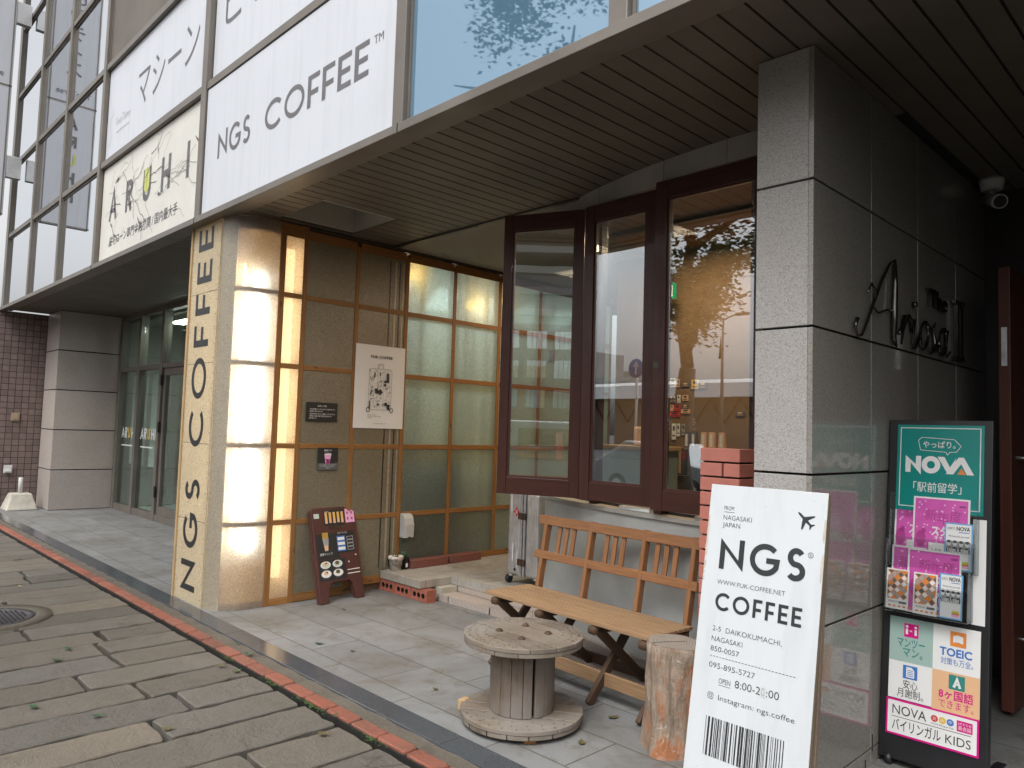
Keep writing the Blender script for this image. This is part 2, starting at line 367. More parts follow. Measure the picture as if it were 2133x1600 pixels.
M = {}
M['frame'] = plain('bronze_anodised_metal', (.19, .168, .145), .42, .15, 3, .35)
M['frame_dark'] = plain('dark_bronze_metal', (.07, .06, .05), .45, .15, 3, .3)
M['soffit'] = plain('painted_soffit_metal', (.125, .108, .086), .55, .28, 1.1)
M['black'] = plain('black_gap', (.012, .011, .01), .8, .2, 5)
M['white_panel'] = panel('white_sign_film', (.585, .605, .65))
M['grey_ink'] = plain('grey_sign_ink', (.13, .125, .13), .5, .1, 4)
M['ink'] = plain('black_ink', (.022, .024, .026), .45, .2, 8)
M['white_ink'] = plain('white_ink', (.78, .78, .77), .5, .05, 8)
M['plaster'] = plain('painted_plaster', (.22, .20, .17), .75, .14, 1.4, bmp=.15, bscale=30)
M['lintel'] = plain('lintel_stone_coat', (.30, .29, .26), .75, .25, 2.5, bmp=.2, bscale=25)
M['counter_wall'] = plain('pale_coated_wall', (.33, .335, .32), .62, .2, 2.2, bmp=.12, bscale=22)
M['granite'] = granite('flamed_granite', (.40, .385, .37), .55)
M['granite_pol'] = granite('polished_granite', (.285, .272, .245), .075, True)
M['granite_l'] = granite('brown_granite', (.47, .42, .39), .34, True)
M['granite_dark'] = granite('dark_polished_strip', (.062, .070, .083), .16, True)
M['granite_step'] = granite('pink_granite_step', (.44, .38, .34), .6)
M['terrace'] = tilemat('terrace_tiles', (.212, .215, .215), .75, .375, .5, .009, loc=(.02, .01, 0))
M['slab_step'] = tilemat('entry_slab', (.42, .40, .365), .6, .3, .5, .004, loc=(0, .12, 0))
M['stone'] = slabmat('old_paving_stone', [(0., (.078, .071, .061)), (.25, (.152, .131, .104)), (.5, (.106, .099, .088)), (.75, (.185, .155, .118)), (1., (.128, .120, .108))])
M['redbrick'] = slabmat('red_paving_brick', [(0., (.27, .070, .038)), (.35, (.38, .108, .060)), (.7, (.20, .055, .034)), (1., (.40, .125, .075))], .7, False)
M['mortar'] = slabmat('wet_mortar', [(0., (.10, .085, .065)), (1., (.13, .11, .085))], .85)
M['gap'] = plain('joint_soil_hole_shade', (.012, .011, .008), .9, .4, 12, bmp=.4)
M['asphalt'] = plain('asphalt', (.05, .05, .052), .85, .2, 3, bmp=.3, bscale=120)
M['batten'] = wood('pine_batten', (.20, .085, .025), (.42, .205, .068), True, .5)
M['pine_pale'] = wood('pine_board', (.42, .27, .13), (.60, .42, .22), False, .6)  # paler pine than the battens, for column boards, splinter and counter top
M['mahog'] = wood('mahogany_frame', (.040, .012, .009), (.085, .028, .019), False, .38, .7, coat=.15)
M['teak'] = wood('teak_slat', (.19, .075, .028), (.40, .19, .082), False, .5, 1.3)
M['teak_seat'] = wood('weathered_teak', (.22, .125, .06), (.46, .29, .16), False, .6, 1.3)
M['teak_dark'] = wood('dark_leg_wood', (.055, .03, .018), (.12, .068, .038), False, .6)  # darker wood for bench legs, seat bearers and rear stretcher
M['greywood'] = wood('weathered_spool_wood', (.085, .064, .046), (.255, .205, .158), False, .8, 1.2, grey=(.215, .190, .163))
M['drumwood'] = wood('spool_stave', (.105, .073, .052), (.25, .19, .14), False, .75, 1.2, grey=(.19, .168, .15))
M['rust'] = plain('rusty_bolt', (.085, .05, .032), .7, .4, 40, .4)
M['glass'] = glass('window_glass', .235)
M['glass_in'] = glass('door_glass', .13, (.84, .90, .87))
M['pane'] = glass('facade_glass', .95, base=(.05, .06, .07), gcol=(.95, .97, 1.))
M['pane_blue'] = glass('blue_facade_glass', .34, base=(.10, .19, .27), gcol=(.66, .83, 1.), rough=.02)
M['frp_dim'] = frp('fibreglass_dim', (.215, .185, .125), .15, 0, gloss=.16)  # darker copy of the sheet, dimness of the unlit bays in its colour
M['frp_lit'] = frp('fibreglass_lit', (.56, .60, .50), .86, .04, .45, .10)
M['frp_col'] = frp('fibreglass_column', (.70, .61, .47), .72, .12, .24, .20)
M['frp_grey'] = frp('fibreglass_over_board', (.40, .345, .255), .2, 0, gloss=.2)
M['frp_text'] = frp('fibreglass_lettered', (.80, .69, .50), .45, 0, gloss=.06)
M['lining'] = plain('warm_white_lining', (.72, .56, .36), .8, .05, 2)
M['lining_w'] = plain('white_lining', (.72, .74, .68), .8, .05, 2)
M['wall_in'] = plain('brown_interior_wall', (.21, .15, .095), .8, .12, 2)
M['kraft'] = plain('kraft_board', (.20, .125, .068), .8, .12, 4)
M['ceil_in'] = wood('interior_ceiling_board', (.22, .115, .055), (.36, .21, .11), False, .6)
M['floor_in'] = plain('interior_floor', (.16, .14, .115), .5, .2, 2)
M['teal'] = plain('teal_print', (.0, .225, .20), .3, .05, 3)
M['pink'] = plain('pink_print', (.62, .10, .42), .35, .12, 16)
M['pink_d'] = plain('dark_pink_print', (.42, .045, .25), .4, .05, 10)
M['pink_l'] = plain('light_pink_print', (.80, .42, .66), .4, .05, 10)
M['magenta'] = plain('magenta_print', (.60, .0, .20), .4, .05, 10)
M['paper'] = plain('white_paper', (.74, .74, .73), .45, .03, 5)
M['paper_grey'] = plain('grey_print', (.33, .33, .34), .45, .3, 60)
M['paper_dk'] = plain('dark_grey_print', (.11, .11, .115), .45, .3, 50)
M['sage'] = plain('sage_print', (.33, .46, .42), .4, .03, 4)
M['peach'] = plain('peach_print', (.72, .44, .25), .4, .03, 4)
M['orange'] = plain('orange_print', (.70, .24, .05), .4, .05, 8)
M['yellow'] = plain('yellow_print', (.70, .45, .08), .4, .05, 8)
M['lime'] = plain('lime_print', (.55, .58, .13), .4, .05, 8)
M['blue'] = plain('blue_print', (.05, .17, .48), .4, .05, 8)
M['sky_blue'] = plain('sky_blue_print', (.13, .38, .66), .4, .05, 8)
M['teal_d'] = plain('green_teal_print', (.035, .22, .19), .4, .05, 8)
M['red'] = plain('red_print', (.55, .03, .03), .4, .05, 8)
M['green_print'] = plain('green_print', (.05, .35, .12), .4, .05, 8)
M['blackmetal'] = plain('black_powder_coat', (.016, .016, .018), .38, .25, 6)
M['blackplastic'] = plain('black_plastic', (.018, .018, .019), .42, .2, 20)
M['signwhite'] = panel('white_gloss_board', (.53, .555, .575), .28)
M['edgewood'] = wood('plywood_edge', (.16, .115, .08), (.30, .23, .165), False, .7)
M['white_plastic'] = plain('white_plastic', (.62, .62, .60), .4, .08, 10)
M['acrylic'] = glass('clear_acrylic', .10, (.93, .94, .94))
M['alu'] = plain('brushed_aluminium', (.62, .62, .63), .34, .2, 14, .75, bmp=.9, bscale=11)
M['alu_flat'] = plain('aluminium_trim', (.50, .50, .50), .4, .15, 20, .7)
M['brown_board'] = plain('maroon_plastic', (.075, .028, .024), .45, .15, 10)
M['terracotta'] = slabmat('terracotta_brick', [(0., (.38, .10, .06)), (1., (.46, .135, .085))], .75, False)
M['concrete'] = plain('pale_concrete', (.46, .43, .37), .85, .25, 6, bmp=.4, bscale=50)
M['leaf'] = plain('fallen_leaf_brown', (.11, .09, .035), .6, .4, 30)
M['leaf_g'] = plain('fallen_leaf_green', (.035, .09, .035), .5, .4, 30)
M['moss'] = plain('moss_green', (.06, .11, .025), .9, .5, 40)
M['iron'] = plain('cast_iron', (.085, .08, .085), .45, .3, 20, .6, bmp=.3)
M['soil'] = plain('potting_soil', (.05, .035, .022), .95, .4, 60, bmp=.6)
M['foliage'] = plain('tree_leaf', (.065, .12, .04), .5, .5, 9)
M['bark'] = plain('tree_bark', (.06, .05, .04), .9, .4, 12, bmp=.6, bscale=30)
M['tube'] = emit('fluorescent_tube_glow', (.74, .88, 1.), 19)
M['bulb'] = emit('warm_bulb_glow', (1., .62, .25), 30)
M['faded_ink'] = plain('faded_ink', (.045, .05, .05), .5)
# ------------------------------------------------------------------ ground
g = MB(); g.box(-400, -400, -.30, 400, 400, -.20); struct(g.build('ground', M['asphalt']))
g = MB(); g.box(-60, -14, -.198, 40, -2.6, -.16); struct(g.build('road', M['asphalt']))
g = MB(); g.box(-40, -2.6, -.19, 14, 2.14, -.055); g.box(-40, 2.14, -.19, 14, 2.32, -.012); struct(g.build('sidewalk_bed', M['gap']))
g = MB(); g.box(-40, -2.78, -.19, 14, -2.605, -.01); struct(g.build('road_kerb', M['granite_step'], bevel=.012))

def slab(mb, x0, x1, y0, y1, z, jit=.006):
    P = []
    def side(a, b, n):
        for i in range(n):
            k = i/n; P.append((a[0]+(b[0]-a[0])*k, a[1]+(b[1]-a[1])*k))
    nl = max(3, int((y1-y0)/.07)); nx = max(3, int((x1-x0)/.07)); c = .012
    pts = [(x0+c, y0), (x1-c, y0), (x1, y0+c), (x1, y1-c), (x1-c, y1), (x0+c, y1), (x0, y1-c), (x0, y0+c)]
    cnt = [nx, 1, nl, 1, nx, 1, nl, 1]
    for i in range(8): side(pts[i], pts[(i+1) % 8], cnt[i])
    P = [(x+rnd.uniform(-jit, jit), y+rnd.uniform(-jit, jit)) for x, y in P]
    if jit > .005:
        for _ in range(rnd.choice([0, 1, 1, 2])):
            k = rnd.randrange(len(P)); cx_, cy_ = (x0+x1)/2, (y0+y1)/2
            for e in (-1, 0, 1):
                a, b = P[(k+e) % len(P)]; f = rnd.uniform(.010, .022)*(1 if e == 0 else .5); P[(k+e) % len(P)] = (a+(f if a < cx_ else -f), b+(f*.5 if b < cy_ else -f*.5))
    b = len(mb.v); n = len(P); cx, cy = (x0+x1)/2, (y0+y1)/2
    tx, ty = rnd.uniform(-.006, .006), rnd.uniform(-.003, .003)
    def zz(x, y): return z+(x-cx)*tx+(y-cy)*ty
    for x, y in P: mb.v.append((x, y, -.06))
    for x, y in P: mb.v.append((x, y, zz(x, y)-.006))
    for x, y in P:
        k = 1-.011/max(.05, min(x1-x0, y1-y0)/2); mb.v.append((cx+(x-cx)*(1-.007/((x1-x0)/2)), cy+(y-cy)*(1-.007/((y1-y0)/2)), zz(x, y)))
    for i in range(n):
        j = (i+1) % n
        mb.face([b+i, b+j, b+n+j, b+n+i]); mb.face([b+n+i, b+n+j, b+2*n+j, b+2*n+i])
    mb.face([b+2*n+i for i in range(n)])
mb = MB(); x = -16.2
while x < 3.0:
    w = rnd.choice([.30, .32, .325, .33, .35]); y = 2.105
    first = True
    while y > -2.5:
        L = rnd.choice([.7, .85, 1.0, 1.2, 1.4]) * (rnd.uniform(.35, 1) if first else 1); first = False
        y2 = max(y-L, -2.55)
        if y-y2 > .12: slab(mb, x+.0135, x+w-.0135, y2+.0135, y-.0135, rnd.uniform(-.0035, .0015), .006)
        y = y2
    x += w
struct(mb.build('sidewalk', M['stone']))
mb = MB(); x = -16.0
while x < 2.5:
    slab(mb, x+.0065, x+.2285, 2.150, 2.236, rnd.uniform(-.001, .003), .0015); x += .235
struct(mb.build('brick_edging', M['redbrick']))
mb = MB(); n = 220
for i in range(n):
    x0 = -16+i*.085; mb.add([(x0, 2.236, -.010), (x0+.085, 2.236, -.010), (x0+.085, 2.325, -.004+.004*sin(i*1.7)), (x0, 2.325, -.004+.004*sin(i*1.7-1.7))], [(0, 1, 2, 3)])
struct(mb.build('mortar_strip', M['mortar']))
mb = MB(); x = -16.
while x < 2.5:
    mb.box(x, 2.322, -.06, x+1.198, 2.468, .006); x += 1.2
struct(mb.build('threshold_strip', M['granite_dark'], bevel=.004))
mb = MB(); mb.box(-16, 2.4705, -.1, 2.5, 9, 0); struct(mb.build('terrace', M['terrace']))

mb = MB()
for i in range(330):
    cx = rnd.choice([rnd.gauss(-4.09, .05), rnd.gauss(-4.70, .05), rnd.gauss(-3.74, .06), rnd.gauss(-3.07, .05), rnd.uniform(-9, -2.4), rnd.gauss(-3.6, .05)])
    cy = 2.128+rnd.gauss(0, .012); a = rnd.random()*6.3; s_ = rnd.uniform(.004, .010)
    d = Vector((cos(a), sin(a), rnd.uniform(.1, .9)))*s_; e = Vector((-sin(a), cos(a), 0))*s_*.3; p = Vector((cx, cy, -.008))
    mb.add([p-e, p+e, p+e*.8+d, p+d*1.35, p-e*.8+d], [(0, 1, 2, 3, 4)])
stuff(mb.build('moss_tufts', M['moss']), 'small green weeds and moss in the joint beside the red brick edging', 'moss')

t = thing('manhole_cover', 'round cast iron manhole cover set in a grey concrete ring in the paving', 'manhole cover', (-6.62, 1.17, 0))
mb = MB(); mb.lathe([(.30, -.03), (.30, .008), (.325, .012), (.405, .012), (.41, -.03)], 48, cap=False); mb.build('concrete_ring', M['mortar'], t)
mb = MB(); mb.lathe([(.0, .004), (.26, .004), (.262, .009), (.296, .009), (.297, -.02)], 48, cap=False)
for i in range(-8, 9):
    for j in range(-8, 9):
        px, py = i*.03+(j % 2)*.015, j*.028
        if px*px+py*py < .24**2: mb.box(px-.010, py-.006, .003, px+.010, py+.006, .010)
mb.build('iron_lid', M['iron'], t)

LEAF = [(-2.475,3.232,0,1.1,'dry brown leaf on the terrace near the bench stretcher'), (-2.379,2.863,0,2.3,'dry olive leaf on the terrace between cable spool and log stool'),
  (-3.396,2.772,0,.2,'tiny dark leaf scrap on the tiles left of the cable spool'), (-4.6,2.717,1,.6,'dark flat leaf on the terrace tiles near the polished strip'),
  (-4.312,2.8,0,.2,'small brown twig leaf on the tiles beyond the polished strip'), (-5.322,3.357,1,0,'small dark leaf on the tiles in front of the menu board'),
  (-3.413,2.13,1,2,'small leaf lying against the red brick edging'), (-4.48,1.019,1,.4,'green leaf on the paving stones, nearest the bottom left corner'),
  (-4.153,1.225,1,1.2,'curled green leaf on the paving in the lower left foreground'), (-5.452,1.411,1,.3,'dark green leaf on the paving right of the manhole'),
  (-5.25,1.30,1,.9,'darker leaf beside another leaf on the paving near the manhole'), (-4.532,2.013,0,.5,'brown leaf on a paving stone by the brick edging'),
  (-4.386,2.047,1,1.9,'green leaf on the paving end next to the mossy joint'), (-3.771,1.427,0,1.2,'brown crumpled leaf on the foreground paving'),
  (-3.247,1.963,0,.7,'olive leaf on the paving slab in the bottom foreground'), (-4.661,2.252,1,.5,'shiny green leaf on the mortar beside the red bricks'),
  (-4.931,2.296,1,.2,'small leaf lying against the edge of the polished strip'), (-7.679,1.576,2,.15,'pale yellow green leaf on the paving beyond the manhole')]
def leaf_mesh(curl, seed, L=.085, w=.028):
    q = random.Random(seed); mb = MB(); n = 7; P = []
    for i in range(n+1):
        k = i/n; ww = w*sin(pi*min(1, k*1.02+.02))**.8; x = (k-.5)*L; z = .004+curl*(abs(k-.5)*2)**2*.018
        P += [(x, ww, z+curl*.006+q.uniform(0, .002)), (x, 0, z), (x, -ww, z+curl*.006+q.uniform(0, .002))]
    for i in range(n):
        for s_ in (0, 1): mb.face([i*3+s_, i*3+1+s_, i*3+4+s_, i*3+3+s_], smooth=True)
    mb.v = P; mb.tube([(.5*L, 0, .004), (.72*L, .004, .006)], .0012, 5); return mb
M['leaf_y'] = plain('leaf_yellow_green', (.42, .46, .16), .6, .2, 30)
for i, (lx, ly, k, a, lab) in enumerate(LEAF):
    big = .060 if i not in (2, 4, 5, 6, 16) else .036
    o = leaf_mesh(rnd.uniform(.05, .4), i, big, big*(.30 if k < 2 else .12)).build('fallen_leaf', M[('leaf', 'leaf_g', 'leaf_y')[k]]); o.location = (lx, ly, .007 if ly < 2.15 else .002); o.rotation_euler = (0, 0, a)
    tag(o, lab, 'leaf', 'fallen leaves on the ground')

# ------------------------------------------------------------------ office building over the arcade
B = thing('office_building', 'office building with bronze framed glazing above a deep board soffit', 'building', (0, 2.42, 0))
def bpart(mb, name, mat, bevel=0, parent=None):
    return mb.build(name, M[mat] if isinstance(mat, str) else mat, parent or B, bevel, M=T(0, -2.42, 0) if parent is None else None)
mb = MB(); mb.box(-14.42, 2.395, 3.17, 2.5, 2.50, 3.222); mb.box(-14.42, 2.50, 3.185, 2.5, 2.572, 3.3)
for xx in (-14.2, -9.37, -6.40, -3.46, .4): mb.box(xx-.004, 2.392, 3.168, xx+.004, 2.398, 3.224, 1)
bpart(mb, 'fascia', [M['frame'], M['black']], .003)
HX0, HX1, HY0, HY1 = -5.70, -5.08, 2.84, 3.53
mb = MB(); x = -14.38
while x < 2.4:
    y1 = 4.05 if x < -1.42 else 7.2
    if x < -6.7: y1 = 4.1
    a, b = x+.006, x+.114
    if b > HX0 and a < HX1:
        mb.box(a, 2.575, 3.2, b, HY0, 3.212); mb.box(a, HY1, 3.2, b, y1, 3.212)
    else: mb.box(a, 2.575, 3.2, b, y1, 3.212)
    x += .12
bpart(mb, 'soffit_boards', 'soffit')
mb = MB(); mb.box(-14.4, 2.575, 3.214, HX0-.0205, 7.3, 3.24); mb.box(HX1+.0205, 2.575, 3.214, 2.5, 7.3, 3.24); mb.box(HX0-.0205, 2.575, 3.214, HX1+.0205, HY0-.0205, 3.24); mb.box(HX0-.0205, HY1+.0205, 3.214, HX1+.0205, 7.3, 3.24)
bpart(mb, 'soffit_backing', 'black')
mb = MB()
mb.box(HX0-.02, HY0-.02, 3.2125, HX1+.02, HY0, 3.46); mb.box(HX0-.02, HY1, 3.2125, HX1+.02, HY1+.02, 3.46)
mb.box(HX0-.02, HY0, 3.2125, HX0, HY1, 3.46); mb.box(HX1, HY0, 3.2125, HX1+.02, HY1, 3.46); mb.box(HX0, HY0, 3.44, HX1, HY1, 3.46)
bpart(mb, 'ceiling_recess', plain('recess_paint', (.40, .40, .36), .8))
mb = MB(); mb.box(-6.6, 4.056, 3.19, -1.62, 8.6, 3.215); bpart(mb, 'plaster_ceiling', 'plaster')
mb = MB(); mb.box(-5.76, 4.02, 3.18, -4.62, 4.056, 3.2); mb.box(-4.62, 4.02, 3.185, -3.5, 4.056, 3.2); bpart(mb, 'soffit_trim', 'frame_dark')
mb = MB(); mb.box(-14.3, 2.62, 3.50, 2.5, 10, 10.5); bpart(mb, 'upper_storey', 'wall_in')
# glazing grid
MX = [-14.22, -12.60, -11.02, -9.37, -6.38, -3.48, -1.90, -.35, 1.2]
RZ = [3.222, 4.36, 5.52, 6.66, 7.80, 8.95]
for xx in MX:
    w = .10 if xx > -9 else .085
    mb = MB(); mb.box(xx-w/2, 2.405, 3.224, xx+w/2, 2.60, 10.4); bpart(mb, 'mullion', 'frame', .004)
for zz in RZ[1:]:
    mb = MB()
    for i in range(len(MX)-1): mb.box(MX[i]+.052, 2.415, zz-.035, MX[i+1]-.052, 2.58, zz+.035)
    bpart(mb, 'transom', 'frame', .004)
PX = {}
for i in range(len(MX)-1):
    for j in range(len(RZ)-1):
        if i in (3, 4) and j < 2: continue
        mb = MB(); z0 = RZ[j]+.004 if j == 0 else RZ[j]+.037
        x0, x1, z1 = MX[i]+(.052 if i >= 3 else .044), MX[i+1]-(.052 if i >= 3 else .044), RZ[j+1]-.037
        mb.box(x0+.018, 2.446, z0+.018, x1-.018, 2.455, z1-.018)
        mat = 'pane_blue' if i >= 5 else 'pane'
        if i in (3, 4) and j >= 2: mat = 'soffit'
        p = bpart(mb, 'window_pane', mat)
        mf = MB()
        mf.box(x0, 2.436, z0, x0+.018, 2.47, z1); mf.box(x1-.018, 2.436, z0, x1, 2.47, z1); mf.box(x0+.018, 2.436, z0, x1-.018, 2.47, z0+.018); mf.box(x0+.018, 2.436, z1-.018, x1-.018, 2.47, z1)
        f = mf.build('pane_frame', M['frame'], p)
# end wall with brick edge, far left
mb = MB(); mb.box(-14.42, 2.42, 3.225, -14.30, 2.62, 10.4); bpart(mb, 'end_wall', 'frame')

# ------------------------------------------------------------------ signs on the facade
def signboard(name, x0, x1, z0, z1, label, y=2.455):
    t = thing(name, label, 'sign', ((x0+x1)/2, y, z0))
    Mw = frame((x0, y, z0), (1, 0, 0), (0, 0, 1)); Ml = T(-(x0+x1)/2, -y, -z0) @ Mw
    mb = MB(); mb.box(0, 0, -.03, x1-x0, z1-z0, 0, M=Ml); mb.build('sign_face', M['white_panel'], t, .002)
    return t, Ml, x1-x0, z1-z0
t, Ml, w, h = signboard('shop_sign', -6.315, -3.535, 3.226, 4.318, 'white fascia sign with one row of grey capitals, directly over the glowing corner column', 2.425)
mb = MB(); s_ = .224
mb.caps(Ml, 'NGS', .265, .425, s_, .155, 0, .0015, .17, w=.60); mb.build('shop_initials', M['grey_ink'], t); mb = MB(); mb.caps(Ml, 'COFFEE', 1.10, .415, s_*1.02, .155, 0, .0015, .13, w=1.385)
mb.build('shop_word', M['grey_ink'], t); mb = MB(); mb.text(Ml, 'TM', 2.535, .585, .055, 0, .0015); mb.build('trademark', M['grey_ink'], t)
mb = MB(); mb.box(.0, 0, -.03, .055, h, .001, M=Ml); mb.build('return_edge', M['white_panel'], t)
t, Ml, w, h = signboard('loan_sign', -9.305, -6.44, 3.226, 4.318, 'cream fascia sign with spaced capitals, one of them lime, over printed cracks')
t.children[0].data.materials[0] = plain('cream_sign_film', (.66, .64, .58), .4, .08, 2.5)
mb = MB()
for ch, xx in (('A', .28), ('R', .83), ('U', 1.36), ('H', 1.87), ('I', 2.50)):
    mb.caps(Ml, ch, xx, .44, .34, .19, 1 if ch == 'U' else 0, .0015)
mb.caps(Ml, 'U', 1.405, .44+.09, .25, .30, 2, .0022, w=.12)
mb.text(Ml, '住宅ローン専門金融機関 / 国内最大手', .34, .16, .085, 0, .0015, w=2.0, bold=.012)
mb.build('lettering', [M['grey_ink'], M['grey_ink'], M['lime']], t)
mb = MB(); q = random.Random(5)
for i in range(46):
    x_, y_ = (q.uniform(.02, w-.05), q.uniform(.45, .92)) if i < 38 else (q.uniform(.1, w-.3), q.uniform(.1, .5)); a = q.uniform(-.35, .35)+(0 if q.random() < .75 else 1.2); P = [(x_, y_)]
    for k in range(q.randint(3, 8)):
        a += q.uniform(-.55, .55); L = q.uniform(.04, .10); x_ += cos(a)*L; y_ += sin(a)*L
        if 0.01 < x_ < w-.02 and .02 < y_ < h-.03: P.append((x_, y_))
    if len(P) > 2:
        mb.ribbon(Ml, P, q.choice([.003, .004, .007]), .0030+i*.00006)
        if q.random() < .22: mb.poly(Ml, [P[0], (P[1][0], P[1][1]+.012), (P[2][0], P[2][1]+.004), (P[1][0], P[1][1]-.016)], .0060+i*.00006)
mb.build('printed_cracks', plain('crack_print', (.10, .09, .08), .6), t)
t, Ml, w, h = signboard('studio_sign', -9.305, -6.44, 4.404, 5.478, 'white upper sign with thin katakana beside a small script logo')
mb = MB(); mb.text(Ml, 'マシーン', 1.02, .36, .36, 0, .0015, w=1.62, bold=-.004); mb.text(Ml, 'TwoThree', .30, .34, .10, 1, .0015, w=.50, bold=-.014, shear=.1)
mb.text(Ml, 'MACHINE PILATES', .36, .25, .028, 1, .0015, w=.42)
mb.ribbon(Ml, [(.10+.05*sin(k*.9)+k*.012, .16+k*.05) for k in range(9)], .007, .0015, 1)
mb.build('lettering', [M['grey_ink'], plain('pale_grey_ink', (.42, .41, .42), .5)], t)
t, Ml, w, h = signboard('studio_sign', -6.315, -3.545, 4.404, 5.478, 'white upper sign cut by the photo edge, directly above the sign with grey capitals')
mb = MB(); mb.text(Ml, 'ピラティス', .20, .42, .36, 0, .0015, w=2.3, bold=-.004); mb.build('lettering', M['grey_ink'], t)

# blade sign at the far corner, seen mostly as a reflection in the glazing
t = thing('blade_sign', 'tall projecting blade sign on grey brackets at the far facade corner', 'sign', (-13.62, 1.85, 4.5))
mb = MB(); mb.box(-.06, -.36, .05, .06, .36, 5.6); mb.build('sign_box', M['white_panel'], t, .01)
Ml = frame((.061, -.36, .05), (0, 1, 0), (0, 0, 1))
mb = MB(); mb.rect(Ml, 0, 0, .72, .02, .002); mb.rect(Ml, 0, 2.0, .72, 2.03, .002); mb.rect(Ml, .02, 0, .04, 5.5, .002); mb.rect(Ml, .68, 0, .70, 5.5, .002); mb.build('trim', M['frame'], t)
mb = MB()
for i, ch in enumerate('ARUHI'): mb.caps(Ml, ch, .26, 1.60-i*.30, .19, .2, 1 if ch == 'U' else 0, .004)
mb.build('agency_name', [M['grey_ink'], M['lime']], t); mb = MB()
for i, ch in enumerate('マシーンピラティス'): mb.text(Ml, ch if ch != 'ー' else '|', .36, 4.9-i*.30, .2, 0, .004, align='C')
mb.build('studio_name', M['grey_ink'], t); mb = MB(); mb.text(Ml, 'TwoThree', .10, 2.15, .09, 0, .004, w=.5)
mb.build('lettering', [M['grey_ink'], M['lime']], t)
for zz in (.65, 3.1):
    mb = MB(); mb.box(-.05, .36, zz, .05, .56, zz+.34); mb.build('bracket', M['alu_flat'], t, .005)
# ------------------------------------------------------------------ granite pillar, tiled wall, glazed entrance on the far left
t = thing('granite_pillar', 'brown granite clad pillar between the tiled wall and the far glass doors', 'pillar', (-13.9, 3.5, 0))
mb = MB(); zs = [0, .64, 1.28, 1.92, 2.56, 3.2]
for i in range(5):
    mb.box(-.46, -.41, zs[i]+.008, .30, .50, zs[i+1]-.008)
mb.build('granite_cladding', M['granite_l'], t, .004)
mb = MB(); mb.box(-.445, -.395, 0, .285, .485, 3.2); mb.build('joint_core', M['black'], t)
def tiledmat():
    m, t, o = nodes('brown_split_tile'); v = N(t, 'ShaderNodeTexCoord').outputs['UV']
    br = N(t, 'ShaderNodeTexBrick', {'Vector': v, 'Color1': (0, 0, 0, 1), 'Color2': (1, 1, 1, 1), 'Scale': 1., 'Mortar Size': .005, 'Mortar Smooth': .2, 'Brick Width': .1, 'Row Height': .1}, offset=0.)
    per = N(t, 'ShaderNodeSeparateColor', {'Color': br.outputs['Color']}).outputs[0]
    col = ramp(t, per, [(0., (.155, .112, .10)), (1., (.225, .165, .148))]); n = noise(t, v, 22, 5)
    col = mixc(t, ramp(t, n, [(.4, 0.), (.7, .5)]), col, (.12, .085, .078)); col = mixc(t, br.outputs['Fac'], col, (.03, .024, .022))
    h = math_(t, 'SUBTRACT', math_(t, 'MULTIPLY', n, .5), br.outputs['Fac']); bsdf(t, o, col, .55, 0, .4, bump(t, h, .6, .008)); return m
t = thing('tiled_wall', 'dark brown square tiled wall at the left end of the arcade', 'wall', (-14.42, 2.6, 0))
mb = MB(); Mt = frame((.02, -1.5, 0), (0, 1, 0), (0, 0, 1)); mb.box(-.4, -1.5, 0, .0, .50, 3.183, 0); mb.box(-.4, .50, 0, .075, 2.0, 3.183, 0)
mb.rect(Mt, 0, 0, 2.0, 3.17, -.018, 1); mb.build('tile_face', [M['frame_dark'], tiledmat()], t)
for zz, hh, c, lab in ((1.40, .13, 'pine_pale', 'beige blank switch plate high on the brown tiled wall'), (.55, .13, 'white_plastic', 'white outlet box low on the brown tiled wall')):
    mb = MB(); mb.box(0, -.06, 0, .018, .06, hh); mb.box(.018, -.045, .02, .024, .045, hh-.02)
    if hh and zz < 1: mb.box(.024, -.04, .02, .05, .04, .05)
    o = mb.build('wall_plate', M[c if c != 'pine_pale' else 'peach'] if zz < 1 else plain('beige_plate', (.36, .27, .19), .5), None, .004); o.location = (-14.40, 2.72-(.0 if zz > 1 else .05), zz)
    tag(o, lab, 'wall plate')
t = thing('bollard_base', 'pale concrete block with a short white pipe standing by the tiled wall', 'bollard', (-13.98, 2.78, 0))
mb = MB(); mb.box(-.22, -.22, 0, .22, .22, .26, taper=.62); mb.build('concrete_foot', M['concrete'], t, .02)
mb = MB(); mb.lathe([(.032, .25), (.032, .50), (.028, .505), (0, .505)], 16); mb.build('pipe', M['white_plastic'], t)

